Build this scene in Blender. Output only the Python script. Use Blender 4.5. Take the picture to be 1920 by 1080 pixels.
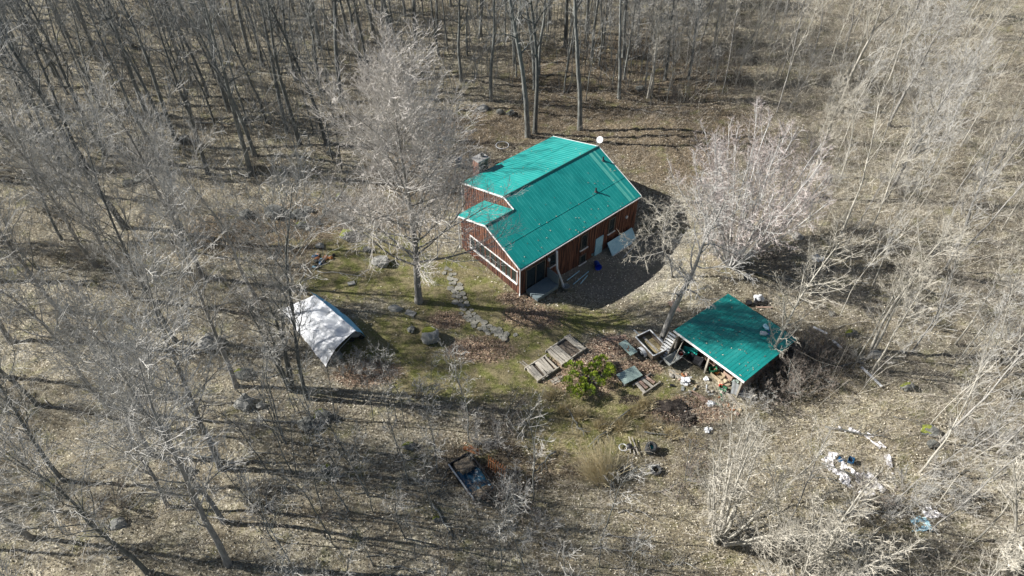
import bpy, bmesh, math, random
import numpy as np
from mathutils import noise as mn, Vector
R = math.radians
sc = bpy.context.scene
for o in list(bpy.data.objects): bpy.data.objects.remove(o)
# ------------------------------------------------------------ camera, sky, sun, exposure
CAM_H, PITCH, FOC = 37.0, 45.0, 1280.0
cd = bpy.data.cameras.new('camera'); cam = bpy.data.objects.new('camera', cd)
sc.collection.objects.link(cam); sc.camera = cam
cam.location = (0, 0, CAM_H); cam.rotation_euler = (R(90-PITCH), 0, 0)
cd.sensor_width = 36; cd.lens = 36*FOC/1920; cd.clip_end = 3000; cd.clip_start = .5
SUN_EL, SHADOW_AZ = 33.0, -7.0            # shadows fall toward +x, a little toward the camera
w = bpy.data.worlds.new('World'); sc.world = w; w.use_nodes = True
nt = w.node_tree; sky = nt.nodes.new('ShaderNodeTexSky'); sky.sky_type = 'NISHITA'; sky.sun_disc = False
sky.sun_elevation = R(SUN_EL); sky.sun_rotation = R(270 - SHADOW_AZ)
sky.altitude = 200; sky.air_density = 1.0; sky.dust_density = 1.0
nt.links.new(sky.outputs[0], nt.nodes['Background'].inputs[0]); nt.nodes['Background'].inputs[1].default_value = .046
sl = bpy.data.lights.new('sun', 'SUN'); so = bpy.data.objects.new('sun', sl); sc.collection.objects.link(so)
sl.energy = 5.0; sl.angle = R(.53); sl.color = (1, .97, .925)
sd = Vector((math.cos(R(SHADOW_AZ))*math.cos(R(SUN_EL)), math.sin(R(SHADOW_AZ))*math.cos(R(SUN_EL)), -math.sin(R(SUN_EL))))
so.rotation_euler = sd.to_track_quat('-Z', 'Y').to_euler(); so.location = (-40, 20, 60)
sc.view_settings.view_transform = 'Standard'; sc.view_settings.look = 'None'
sc.view_settings.exposure = 1.16; sc.view_settings.gamma = 1
sc.cycles.max_bounces = 3; sc.cycles.transparent_max_bounces = 8

# ------------------------------------------------------------ terrain and placing helpers
HX, HY, HA = .584, 36.2, R(41.3)           # house corner and the direction of its long side
ca, sa = math.cos(HA), math.sin(HA)
def hz(x, y):
    x = np.asarray(x, float); y = np.asarray(y, float)
    t = (x-HX)*ca + (y-HY)*sa; v = -(x-HX)*sa + (y-HY)*ca
    dip = -1.35*np.exp(-np.abs((t-8.2)/6.6)**3 - np.abs((v+2.8)/4.4)**3)
    far = np.clip((np.hypot(x-2, y-34)-16)/14, 0, 1)
    und = .32*np.sin(x*.21+1.1)*np.cos(y*.17) + .2*np.sin(x*.47+y*.33) + .12*np.sin(y*.8-x*.3+2)
    hum = .11*np.sin(x*1.9+1.3*np.sin(y*.9))*np.sin(y*2.3+1.7*np.sin(x*.7)) + .07*np.sin(x*3.7+y*1.1+2*np.sin(y*1.3))*np.cos(y*4.1-x*.6)
    return dip + und*(.12+.88*far) + hum*far
def gz(x, y): return float(hz(x, y))
_a = R(PITCH); FW = np.array([0, math.cos(_a), -math.sin(_a)]); UP = np.array([0, math.sin(_a), math.cos(_a)])
def at(u, v, h=0., g=True):
    """point of the place seen at photo position u,v, h above the ground there"""
    d = FW*FOC + np.array([u-960., 0, 0]) + UP*(540-v); z = 0.
    for _ in range(6):
        p = np.array([0, 0, CAM_H]) + d*((z+h-CAM_H)/d[2]); z = gz(p[0], p[1]) if g else 0.
    return p
def pang(a, b):
    p = at(*a); q = at(*b); return math.atan2(q[1]-p[1], q[0]-p[0])

# ------------------------------------------------------------ mesh helpers
def link(o): sc.collection.objects.link(o); return o
def mesh_np(name, V, F, mats, smooth=False, mi=None):
    """V (n,3); F (m,k) quads or tris"""
    me = bpy.data.meshes.new(name); V = np.asarray(V, np.float32); F = np.asarray(F, np.int32)
    me.vertices.add(len(V)); me.vertices.foreach_set('co', V.ravel())
    m, k = F.shape; me.loops.add(m*k); me.polygons.add(m)
    me.loops.foreach_set('vertex_index', F.ravel())
    me.polygons.foreach_set('loop_start', np.arange(0, m*k, k, dtype=np.int32))
    me.polygons.foreach_set('loop_total', np.full(m, k, np.int32))
    if mi is not None: me.polygons.foreach_set('material_index', np.asarray(mi, np.int32))
    me.polygons.foreach_set('use_smooth', np.full(m, smooth, bool))
    for q in mats: me.materials.append(q)
    me.update(calc_edges=True); return me
class MB:
    def __init__(s): s.v = []; s.f = []; s.m = []; s.mi = 0
    def add(s, vs, fs):
        b = len(s.v); s.v += [tuple(map(float, q)) for q in vs]
        for f in fs: s.f.append([i+b for i in f]); s.m.append(s.mi)
        return s
    def box(s, c, d, rz=0., ry=0.):
        cx, cy, cz = c; a, b, h = d[0]/2, d[1]/2, d[2]/2; vs = []
        for x, y, z in ((-a,-b,-h),(a,-b,-h),(a,b,-h),(-a,b,-h),(-a,-b,h),(a,-b,h),(a,b,h),(-a,b,h)):
            x, z = x*math.cos(ry)+z*math.sin(ry), -x*math.sin(ry)+z*math.cos(ry)
            x, y = x*math.cos(rz)-y*math.sin(rz), x*math.sin(rz)+y*math.cos(rz)
            vs.append((cx+x, cy+y, cz+z))
        return s.add(vs, [(3,2,1,0),(4,5,6,7),(0,1,5,4),(1,2,6,5),(2,3,7,6),(3,0,4,7)])
    def beam(s, p, q, w, h, up=(0,0,1)):
        p = Vector(p); q = Vector(q); d = (q-p).normalized(); u = Vector(up)
        if abs(d.dot(u)) > .98: u = Vector((1,0,0))
        x = d.cross(u).normalized()*w/2; y = x.cross(d).normalized()*h/2
        vs = [p-x-y,p+x-y,p+x+y,p-x+y,q-x-y,q+x-y,q+x+y,q-x+y]
        return s.add(vs, [(3,2,1,0),(4,5,6,7),(0,1,5,4),(1,2,6,5),(2,3,7,6),(3,0,4,7)])
    def tube(s, pts, r, n=8, cap=True):
        pts = [Vector(p) for p in pts]; k = len(pts); r = r if hasattr(r, '__len__') else [r]*k; vs = []
        for i, p in enumerate(pts):
            d = (pts[min(i+1,k-1)]-pts[max(i-1,0)]).normalized()
            u = d.orthogonal().normalized() if i == 0 else (u-d*u.dot(d)).normalized()
            v = d.cross(u)
            for j in range(n):
                a = 2*math.pi*j/n; vs.append(p+u*math.cos(a)*r[i]+v*math.sin(a)*r[i])
        fs = [(i*n+j, i*n+(j+1)%n, (i+1)*n+(j+1)%n, (i+1)*n+j) for i in range(k-1) for j in range(n)]
        if cap: fs += [tuple(range(n-1,-1,-1)), tuple(range((k-1)*n, k*n))]
        return s.add(vs, fs)
    def torus(s, c, R0, r, n=20, m=8, tilt=0., tz=0.):
        vs = []
        for i in range(n):
            a = 2*math.pi*i/n
            for j in range(m):
                b = 2*math.pi*j/m; x = (R0+r*math.cos(b))*math.cos(a); y = (R0+r*math.cos(b))*math.sin(a); z = r*math.sin(b)*1.25
                y, z = y*math.cos(tilt)-z*math.sin(tilt), y*math.sin(tilt)+z*math.cos(tilt)
                x, y = x*math.cos(tz)-y*math.sin(tz), x*math.sin(tz)+y*math.cos(tz)
                vs.append((c[0]+x, c[1]+y, c[2]+z))
        return s.add(vs, [(i*m+j, ((i+1)%n)*m+j, ((i+1)%n)*m+(j+1)%m, i*m+(j+1)%m) for i in range(n) for j in range(m)])
    def lathe(s, prof, n=20, c=(0,0,0), sx=1., sy=1.):
        vs = [(c[0]+r*sx*math.cos(2*math.pi*j/n), c[1]+r*sy*math.sin(2*math.pi*j/n), c[2]+z) for r, z in prof for j in range(n)]
        k = len(prof)
        return s.add(vs, [(i*n+j, i*n+(j+1)%n, (i+1)*n+(j+1)%n, (i+1)*n+j) for i in range(k-1) for j in range(n)])
    def prism(s, poly, z0, z1):
        n = len(poly)
        return s.add([(x,y,z0) for x,y in poly]+[(x,y,z1) for x,y in poly],
            [tuple(range(n-1,-1,-1)), tuple(range(n,2*n))]+[(i,(i+1)%n,n+(i+1)%n,n+i) for i in range(n)])
    def sheet(s, fn, nu, nv, th=0.):
        V = [[Vector(fn(i/nu, j/nv)) for j in range(nv+1)] for i in range(nu+1)]
        b = [p for r_ in V for p in r_]; k = nv+1
        F = [(i*k+j, (i+1)*k+j, (i+1)*k+j+1, i*k+j+1) for i in range(nu) for j in range(nv)]
        s.add(b, F)
        if th:
            s.add([p-Vector((0,0,th)) for p in b], [tuple(reversed(f)) for f in F])
            N = (nu+1)*k; base = len(s.v)-2*N
            ring = [i*k for i in range(nu+1)]+[nu*k+j for j in range(1,k)]+[i*k+nv for i in range(nu-1,-1,-1)]+[j for j in range(nv-1,0,-1)]
            for a_, b_ in zip(ring, ring[1:]+ring[:1]): s.f.append([base+b_, base+a_, base+a_+N, base+b_+N]); s.m.append(s.mi)
        return s
    def lump(s, c, rad, seed=0, sub=3, amp=.3, sc_=1.2, flat=None, facet=0.):
        bm = bmesh.new(); bmesh.ops.create_icosphere(bm, subdivisions=sub, radius=1)
        rr = random.Random(seed); pl = [Vector((rr.gauss(0,1),rr.gauss(0,1),rr.gauss(0,1))).normalized() for _ in range(9)]
        off = Vector((seed*3.1, seed*1.7, seed*.9)); vs = []
        for v in bm.verts:
            p = v.co.copy()
            if facet:
                for q in pl:
                    e = p.dot(q)-facet
                    if e > 0: p -= q*e*.9
            p *= 1+amp*mn.noise(v.co*sc_+off)+amp*.35*mn.noise(v.co*sc_*3+off)
            z = p.z
            if flat is not None and z < -flat: z = -flat
            vs.append((c[0]+p.x*rad[0], c[1]+p.y*rad[1], c[2]+z*rad[2]))
        s.add(vs, [[v.index for v in f.verts] for f in bm.faces]); bm.free(); return s
    def build(s, name, mats, parent=None, smooth=False, bevel=0.):
        me = bpy.data.meshes.new(name); me.from_pydata(s.v, [], s.f)
        if not isinstance(mats, (list, tuple)): mats = [mats]
        for q in mats: me.materials.append(q)
        me.polygons.foreach_set('material_index', s.m); me.polygons.foreach_set('use_smooth', [smooth]*len(s.f)); me.update()
        o = link(bpy.data.objects.new(name, me)); o.parent = parent
        if bevel:
            b = o.modifiers.new('bevel', 'BEVEL'); b.width = bevel; b.segments = 2; b.limit_method = 'ANGLE'
        return o
def tag(o, label=None, cat=None, group=None, kind=None):
    if label: o['label'] = label
    if cat: o['category'] = cat
    if group: o['group'] = group
    if kind: o['kind'] = kind
    return o
def thing(name, label, cat, loc, rz=0., group=None):
    o = link(bpy.data.objects.new(name, None)); o.location = loc; o.rotation_euler = (0, 0, rz); o.empty_display_size = .3
    return tag(o, label, cat, group)

# ------------------------------------------------------------ materials
def mat(name, cols, scale=6., rough=.8, bump=0., metal=0., stretch=(1,1,1), detail=6., vary=0., spec=.4, contrast=1., bscale=None, coord='Object', extra=None):
    m = bpy.data.materials.new(name); m.use_nodes = True; T = m.node_tree; N = T.nodes; L = T.links; b = N['Principled BSDF']
    b.inputs['Roughness'].default_value = rough; b.inputs['Metallic'].default_value = metal; b.inputs['Specular IOR Level'].default_value = spec
    tc = N.new('ShaderNodeTexCoord'); mp = N.new('ShaderNodeMapping'); mp.inputs['Scale'].default_value = stretch; L.new(tc.outputs[coord], mp.inputs[0])
    nz = N.new('ShaderNodeTexNoise'); nz.inputs['Scale'].default_value = scale; nz.inputs['Detail'].default_value = detail; nz.inputs['Roughness'].default_value = .62
    L.new(mp.outputs[0], nz.inputs[0])
    cr = N.new('ShaderNodeValToRGB'); L.new(nz.outputs[0], cr.inputs[0]); n = len(cols); e = cr.color_ramp.elements
    while len(e) < n: e.new(.5)
    for i, c in enumerate(cols): e[i].position = .5+(i/(n-1)-.5)*.5/contrast if n > 1 else .5; e[i].color = (*c, 1)
    col = cr.outputs[0]
    if vary:
        oi = N.new('ShaderNodeObjectInfo'); mr = N.new('ShaderNodeMapRange'); mr.inputs[3].default_value = 1-vary; mr.inputs[4].default_value = 1+vary
        L.new(oi.outputs['Random'], mr.inputs[0]); hs = N.new('ShaderNodeHueSaturation'); L.new(mr.outputs[0], hs.inputs['Value']); L.new(col, hs.inputs['Color']); col = hs.outputs[0]
    L.new(col, b.inputs['Base Color'])
    if bump:
        bn = N.new('ShaderNodeBump'); bn.inputs['Strength'].default_value = 1; bn.inputs['Distance'].default_value = bump
        n2 = nz
        if bscale: n2 = N.new('ShaderNodeTexNoise'); n2.inputs['Scale'].default_value = bscale; n2.inputs['Detail'].default_value = 5; L.new(mp.outputs[0], n2.inputs[0])
        L.new(n2.outputs[0], bn.inputs['Height']); L.new(bn.outputs[0], b.inputs['Normal'])
    return m
def flatm(name, c, rough=.6, metal=0., vary=.12): return mat(name, [tuple(q*(1-vary) for q in c), tuple(min(1,q*(1+vary)) for q in c)], 9., rough, .003, metal)
M = {}
M['bark_dark'] = mat('bark_dark', [(.05,.052,.05),(.13,.135,.125),(.23,.23,.21)], 7, .95, .02, stretch=(1,1,.35), vary=.3)
M['bark_grey'] = mat('bark_grey', [(.12,.115,.105),(.24,.23,.21),(.36,.35,.32)], 7, .95, .02, stretch=(1,1,.35), vary=.2)
M['bark_pale'] = mat('bark_pale', [(.17,.16,.135),(.35,.33,.28),(.52,.49,.43)], 5, .9, .01, stretch=(1,1,.4), vary=.2)
M['twig_dark'] = mat('twig_dark', [(.17,.17,.16),(.31,.305,.285)], 3, .9, vary=.25)
M['twig_grey'] = mat('twig_grey', [(.28,.27,.245),(.48,.465,.43)], 3, .9, vary=.15)
M['twig_pale'] = mat('twig_pale', [(.33,.305,.25),(.53,.49,.41)], 3, .9, vary=.15)
M['twig_red'] = mat('twig_red', [(.43,.35,.32),(.60,.53,.49)], 3, .9, vary=.1)
M['bark_white'] = mat('bark_white', [(.36,.35,.33),(.60,.59,.56)], 5, .9, vary=.1)
M['brown_twig'] = mat('brown_twig', [(.10,.08,.065),(.26,.22,.185)], 3, .9, vary=.2)
M['twig_tan'] = mat('twig_tan', [(.40,.37,.335),(.58,.545,.50)], 3, .9, vary=.1)
M['roof_green'] = mat('roof_green', [(.003,.165,.15),(.005,.215,.195),(.025,.275,.245)], 1.3, .42, .004, .0, stretch=(1.2,.3,1), contrast=.95, detail=8, spec=.5)
M['shed_green'] = mat('shed_green', [(.003,.14,.13),(.005,.19,.175),(.03,.25,.225)], 1.4, .45, .004, .0, stretch=(1.2,.3,1), contrast=.95, detail=8, spec=.5)
M['roof_fade'] = mat('roof_fade', [(.06,.33,.27),(.13,.42,.35)], 1.5, .45)
M['siding'] = mat('siding', [(.014,.01,.009),(.07,.03,.02),(.165,.066,.038),(.24,.12,.075)], 5, .85, .006, stretch=(2.3,2.3,.10), contrast=1.7)
M['white'] = mat('white_paint', [(.55,.55,.53),(.78,.78,.76)], 3, .6)
M['glass'] = mat('window_glass', [(.01,.016,.018),(.03,.04,.042)], .8, .06, spec=.9)
M['dark'] = flatm('dark_interior', (.012,.012,.013), .9)
M['brick'] = mat('chimney_brick', [(.09,.05,.04),(.19,.10,.075),(.25,.17,.13)], 9, .9, .01)
M['conc'] = mat('concrete', [(.18,.175,.165),(.33,.32,.30)], 4, .9, .005)
M['metal'] = mat('galvanised', [(.30,.32,.33),(.48,.5,.5)], 4, .45, .0, .6)
M['deck'] = mat('deck_boards', [(.09,.12,.13),(.2,.24,.25)], 5, .7, .004, stretch=(1,6,1))
M['tarp'] = mat('white_tarp', [(.60,.62,.64),(.73,.74,.75),(.80,.80,.80)], 1.6, .75, .02, bscale=3, spec=.15)
M['tarp_shade'] = mat('tarp_shadow', [(.12,.40,.62),(.22,.52,.72)], 2, .6, .02)  # far side of the white tarp, its sky-lit shade painted as blue
M['bluetarp'] = mat('blue_tarp', [(.004,.025,.05),(.008,.06,.11),(.02,.14,.22)], 2.2, .35, .04, bscale=4, spec=.6)
M['plank'] = mat('weathered_plank', [(.15,.135,.11),(.33,.30,.25),(.46,.43,.37)], 6, .9, .006, stretch=(1,5,5), vary=.15)
M['plank_d'] = mat('dark_plank', [(.07,.055,.04),(.17,.14,.11)], 6, .9, .006, stretch=(1,4,4))
M['rust'] = mat('rust', [(.10,.035,.015),(.27,.11,.045),(.36,.18,.08)], 8, .9, .004)
M['rubber'] = mat('rubber', [(.018,.02,.021),(.05,.052,.053)], 9, .75, .004)
M['stone'] = mat('stone', [(.05,.052,.048),(.12,.122,.11),(.23,.23,.205)], 2.6, .95, .04, bscale=6, vary=.2)
M['stone_pale'] = mat('pale_stone', [(.13,.13,.115),(.27,.265,.24),(.40,.39,.35)], 2.4, .95, .03, bscale=6)
M['flag'] = mat('flagstone', [(.15,.145,.11),(.25,.24,.20),(.33,.31,.27)], 2.5, .9, .01, vary=.15)
M['moss'] = mat('moss', [(.05,.065,.01),(.13,.15,.02),(.24,.25,.03)], 7, 1., .03)
M['juniper'] = mat('juniper', [(.03,.06,.01),(.15,.22,.018),(.60,.62,.06)], 2.6, .9, vary=0)
M['hay'] = mat('hay', [(.2,.16,.08),(.42,.34,.19)], 12, 1., .03, stretch=(1,4,1))
M['reed'] = mat('dry_grass', [(.42,.35,.20),(.66,.58,.40)], 5, .9)
M['teal'] = flatm('teal_plastic', (.02,.33,.28), .45); M['red'] = flatm('red_plastic', (.45,.03,.02), .45)
M['blue'] = flatm('blue_plastic', (.01,.06,.5), .4); M['dblue'] = flatm('dark_blue_plastic', (.01,.07,.16), .4)
M['black'] = flatm('black_plastic', (.02,.02,.022), .5); M['grey'] = flatm('grey_plastic', (.30,.31,.29), .55)
M['green'] = flatm('green_paint', (.03,.16,.08), .5); M['pink'] = mat('faded_wood', [(.26,.17,.12),(.42,.3,.24)], 6, .85)
M['wht'] = mat('white_plastic', [(.45,.47,.48),(.68,.68,.67)], 4, .5, .02); M['ltblue'] = mat('light_blue', [(.2,.42,.52),(.4,.62,.7)], 4, .5, .02)
M['orange'] = flatm('orange_brown', (.42,.17,.05), .7); M['tan'] = mat('tan_box', [(.28,.22,.14),(.45,.37,.26)], 7, .9, .01)
M['liner'] = mat('pool_liner', [(.55,.54,.55),(.78,.76,.76)], 3, .6, .03)
M['sage'] = mat('glass_sheet', [(.20,.27,.24),(.30,.37,.33)], 2, .2, spec=.7)
M['litter'] = mat('heaped_litter', [(.05,.04,.03),(.2,.16,.115),(.42,.36,.27)], 14, 1., .05)
M['soil'] = mat('dark_soil', [(.012,.01,.009),(.05,.038,.03)], 9, 1., .04)

# island-random leaf material
def leafmat(name, cols):
    m = bpy.data.materials.new(name); m.use_nodes = True; T = m.node_tree; N = T.nodes; b = N['Principled BSDF']; b.inputs['Roughness'].default_value = .85
    g = N.new('ShaderNodeNewGeometry'); cr = N.new('ShaderNodeValToRGB'); cr.color_ramp.interpolation = 'LINEAR'; e = cr.color_ramp.elements
    while len(e) < len(cols): e.new(.5)
    for i, c in enumerate(cols): e[i].position = i/(len(cols)-1); e[i].color = (*c, 1)
    T.links.new(g.outputs['Random Per Island'], cr.inputs[0]); T.links.new(cr.outputs[0], b.inputs['Base Color']); return m
M['leaves'] = leafmat('fallen_leaves', [(.12,.10,.072),(.255,.225,.165),(.355,.315,.24),(.49,.445,.355),(.65,.60,.50)])
M['leaves_red'] = leafmat('red_brown_leaves', [(.13,.08,.055),(.25,.165,.115),(.36,.25,.18),(.45,.36,.27)])
M['grassb'] = leafmat('grass_blades', [(.08,.10,.025),(.17,.19,.05),(.28,.26,.11),(.36,.31,.17)])
M['brushm'] = leafmat('brush_stems', [(.15,.125,.10),(.28,.24,.20),(.42,.38,.32),(.54,.50,.43)])

# ------------------------------------------------------------ ground
LAWN = [((800,520),5.0,2.6),((860,560),4,3),((930,600),3.6,2.6),((1010,620),3.0,2.2),((1080,600),4,1.6),((700,470),4,2.2),((660,520),3,2.5),((740,640),4,2.6),((820,700),3.5,2.0),((900,700),3.2,2.2),((960,640),3,2),((1180,740),3.5,2.5),((1110,790),4,2.5),((1010,700),3,2)]
REDL = [((900,655),2.6,1.3),((1000,592),2.4,1.4),((840,600),1.6,.9),((690,700),2.6,1.2),((1200,690),1.6,.9),((970,560),1.6,.8),((1100,700),3,2),((1290,770),3,1.2),((1150,650),2,1.3)]
GRAV = [((1150,520),4.5,2.6),((1190,480),3.5,2.5),((1090,520),2.5,1.8)]
BLACKD = [((1255,765),1.1,.7),((1290,790),.8,.6),((1180,750),.9,.5),((1275,775),1.2,.5)]
DAMP_SHADE = [((1250,290),6,6),((1180,250),7,4),((900,240),8,4),((1210,140),12,10),((1080,150),8,9),((1130,220),8,5),((1290,230),8,6),((1000,225),8,3),((560,430),6,4),((680,420),6,4),((640,500),4,2.5),((1490,680),4,3),((820,330),7,5),((450,440),5,3),((1060,850),4,2),((930,870),4,2)]  # damp wood floor, with the shade of tree crowns painted into its colour
GREEN = [((1500,480),8,6)]
def field(L_, x, y):
    s = np.zeros_like(x)
    for (u, v), a, b in L_:
        p = at(u, v); s = np.maximum(s, np.exp(-(((x-p[0])/a)**2+((y-p[1])/b)**2)))
    return s
def axis(c, lo, hi, step, outer):
    a = np.arange(lo, hi+step/2, step); n = 26; g = np.cumsum(np.geomspace(step*1.3, outer, n))
    return np.concatenate([(lo-g)[::-1], a, hi+g])
gx = axis(0, -62, 62, .4, 70); gy = axis(0, 4, 100, .4, 70)
X, Y = np.meshgrid(gx, gy, indexing='ij'); Z = hz(X, Y)
rg = np.random.default_rng(5); Z = Z+rg.normal(0, 1, Z.shape)*(.02+.035*np.clip((np.hypot(X-2, Y-34)-14)/10, 0, 1))
nx, ny = X.shape; idx = np.arange(nx*ny).reshape(nx, ny)
Fq = np.stack([idx[:-1,:-1], idx[1:,:-1], idx[1:,1:], idx[:-1,1:]], -1).reshape(-1, 4)
gm = bpy.data.materials.new('ground_litter'); gm.use_nodes = True
def ground_nodes(m):
    T = m.node_tree; N = T.nodes; L = T.links; b = N['Principled BSDF']; b.inputs['Roughness'].default_value = .95; b.inputs['Specular IOR Level'].default_value = .15
    tc = N.new('ShaderNodeTexCoord').outputs['Object']
    def nz(s, d=5., r=.6):
        n = N.new('ShaderNodeTexNoise'); n.inputs['Scale'].default_value = s; n.inputs['Detail'].default_value = d; n.inputs['Roughness'].default_value = r; L.new(tc, n.inputs[0]); return n.outputs[0]
    def ramp(src, stops):
        c = N.new('ShaderNodeValToRGB'); e = c.color_ramp.elements
        while len(e) < len(stops): e.new(.5)
        for i, (p, q) in enumerate(stops): e[i].position = p; e[i].color = (*q, 1) if len(q) == 3 else q
        L.new(src, c.inputs[0]); return c.outputs[0]
    def vor(s):
        v = N.new('ShaderNodeTexVoronoi'); v.inputs['Scale'].default_value = s; L.new(tc, v.inputs[0])
        sp = N.new('ShaderNodeSeparateColor'); L.new(v.outputs['Color'], sp.inputs[0]); return sp.outputs[0], v.outputs['Distance']
    def mix(f, a, c, mode='MIX'):
        q = N.new('ShaderNodeMix'); q.data_type = 'RGBA'; q.blend_type = mode
        if hasattr(f, 'links') or not isinstance(f, float): L.new(f, q.inputs['Factor'])
        else: q.inputs['Factor'].default_value = f
        for s_, k in ((a, 'A'), (c, 'B')):
            i = [z for z in q.inputs if z.name == k and z.type == 'RGBA'][0]
            if isinstance(s_, tuple): i.default_value = (*s_, 1)
            else: L.new(s_, i)
        return [z for z in q.outputs if z.type == 'RGBA'][0]
    def math_(op, a, c):
        q = N.new('ShaderNodeMath'); q.operation = op; q.use_clamp = True
        for i, s_ in enumerate((a, c)):
            if isinstance(s_, (int, float)): q.inputs[i].default_value = s_
            else: L.new(s_, q.inputs[i])
        return q.outputs[0]
    def attr(n):
        q = N.new('ShaderNodeAttribute'); q.attribute_name = n; return q.outputs['Fac']
    vc, vd = vor(13.); vc2, vd2 = vor(6.)
    leaf = ramp(vc, [(0, (.072,.064,.045)), (.3, (.185,.165,.12)), (.6, (.325,.292,.215)), (.85, (.48,.435,.335)), (1, (.67,.62,.52))])
    leaf = mix(.35, leaf, ramp(vc2, [(0, (.12,.10,.07)), (.5, (.25,.228,.16)), (1, (.44,.41,.30))]))
    big = nz(.35, 6.); leaf = mix(math_('MULTIPLY', ramp(big, [(.42, (0,0,0)), (.62, (1,1,1))]), .45), leaf, (.17,.135,.085))
    n3 = nz(2.3, 6., .7); leaf = mix(math_('MULTIPLY', ramp(n3, [(.46, (0,0,0)), (.62, (1,1,1))]), .55), leaf, (.10,.082,.058))
    n5 = nz(.14, 7., .65); leaf = mix(math_('MULTIPLY', ramp(n5, [(.5, (0,0,0)), (.66, (1,1,1))]), .6), leaf, (.10,.082,.055))
    n6 = nz(5.5, 6., .75); leaf = mix(math_('MULTIPLY', ramp(n6, [(.52, (0,0,0)), (.64, (1,1,1))]), .6), leaf, (.07,.06,.042))
    leaf = mix(math_('MULTIPLY', ramp(math_('ADD', attr('damp_shade'), math_('MULTIPLY', n3, .5)), [(.45, (0,0,0)), (.85, (1,1,1))]), .9), leaf, ramp(vc, [(0, (.04,.03,.02)), (.6, (.11,.085,.055)), (1, (.27,.21,.14))]))  # browner, darker leaves for damp ground and painted crown shade
    mossn = nz(.6, 5.); leaf = mix(math_('MULTIPLY', ramp(mossn, [(.54, (0,0,0)), (.68, (1,1,1))]), .5), leaf, (.14,.145,.05))
    red = ramp(vc, [(0, (.13,.085,.06)), (.5, (.25,.17,.12)), (1, (.42,.33,.24))])
    gn = nz(14., 8., .75)
    grass = ramp(gn, [(.3, (.05,.06,.014)), (.48, (.13,.14,.04)), (.6, (.23,.21,.09)), (.75, (.36,.31,.18))])
    g2 = nz(1.1, 5.); grass = mix(math_('MULTIPLY', ramp(g2, [(.40, (0,0,0)), (.56, (1,1,1))]), .8), grass, ramp(gn, [(.3, (.12,.10,.05)), (.55, (.25,.205,.125)), (.8, (.42,.36,.25))]))
    grav = ramp(nz(22., 6., .8), [(.3, (.07,.066,.06)), (.5, (.20,.188,.165)), (.7, (.38,.36,.32))])
    pert = nz(1.6, 6., .7)
    def msk(a, lo, hi, k=.9):
        s_ = math_('ADD', attr(a), math_('MULTIPLY', math_('SUBTRACT', pert, .0), k)); return ramp(s_, [(lo, (0,0,0)), (hi, (1,1,1))])
    c = mix(msk('lawn', .62, .92), leaf, grass)
    c = mix(math_('MULTIPLY', msk('gravel', .62, 1.15), .5), c, grav)
    c = mix(math_('MULTIPLY', msk('redleaf', .75, 1.15), .8), c, red)
    c = mix(msk('burnt', .85, 1.0), c, (.03,.024,.02))
    L.new(c, b.inputs['Base Color'])
    bp = N.new('ShaderNodeBump'); bp.inputs['Strength'].default_value = 1; bp.inputs['Distance'].default_value = .09
    h = math_('ADD', math_('MULTIPLY', n3, .7), math_('MULTIPLY', vc, .3)); L.new(h, bp.inputs['Height']); L.new(bp.outputs[0], b.inputs['Normal'])
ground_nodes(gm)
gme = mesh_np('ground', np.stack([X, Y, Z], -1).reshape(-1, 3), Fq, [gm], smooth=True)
for nm, L_ in (('lawn', LAWN), ('redleaf', REDL), ('gravel', GRAV), ('burnt', BLACKD), ('damp_shade', DAMP_SHADE)):
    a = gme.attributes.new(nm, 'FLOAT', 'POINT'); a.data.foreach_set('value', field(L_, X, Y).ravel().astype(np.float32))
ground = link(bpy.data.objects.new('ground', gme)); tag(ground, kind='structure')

# ------------------------------------------------------------ house (local x along the front eave, y to the back)
def in_house(x, y, pad=.6):
    t = (x-HX)*ca+(y-HY)*sa; v = -(x-HX)*sa+(y-HY)*ca
    return (t > -pad) & (t < 13.4+pad) & (v > -pad) & (v < 11.3+pad)
LEN, SF, ZE, W1, W2, WB1, WB2, TS = 13.32, .44, 2.73, 3.87, 5.08, 7.5, 10.5, 2.88
z1 = ZE+W1*SF; z2 = ZE+W2*SF; SB1 = (z1-3.22)/(WB1-W1); SB2 = (z2-3.35)/(WB2-W2)
H = thing('house', 'long wooden house with teal green metal roof and reddish board walls', 'house', (HX, HY, 0), HA)
def slope_panel(name, poly, zf, m, ribs=.3, rib_t=None):
    """poly in (x,y); top surface z = zf(y); ribs run down the slope"""
    b = MB(); n = len(poly); th = .09
    b.add([(x, y, zf(y)) for x, y in poly]+[(x, y, zf(y)-th) for x, y in poly], [tuple(range(n)), tuple(range(2*n-1, n-1, -1))]+[((i+1)%n, i, n+i, n+(i+1)%n) for i in range(n)])
    if b.f: pass
    x0 = min(p[0] for p in poly); x1 = max(p[0] for p in poly); x = x0+.12
    while x < x1-.05:
        ys = []
        for i in range(n):
            (xa, ya), (xb, yb) = poly[i], poly[(i+1)%n]
            if (xa-x)*(xb-x) < 0: ys.append(ya+(yb-ya)*(x-xa)/(xb-xa))
        ys.sort()
        for q in range(0, len(ys)-1, 2):
            ya, yb = ys[q]+.01, ys[q+1]-.01; w_ = .013; hgt = .012
            b.add([(x-w_,ya,zf(ya)+.001),(x+w_,ya,zf(ya)+.001),(x+w_*.4,ya,zf(ya)+hgt),(x-w_*.4,ya,zf(ya)+hgt),(x-w_,yb,zf(yb)+.001),(x+w_,yb,zf(yb)+.001),(x+w_*.4,yb,zf(yb)+hgt),(x-w_*.4,yb,zf(yb)+hgt)],
                  [(0,1,2,3),(7,6,5,4),(1,5,6,2),(3,2,6,7),(0,3,7,4)])
        x += ribs
    return b
zfF = lambda y: ZE+y*SF
zfB1 = lambda y: z1-(y-W1)*SB1
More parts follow.
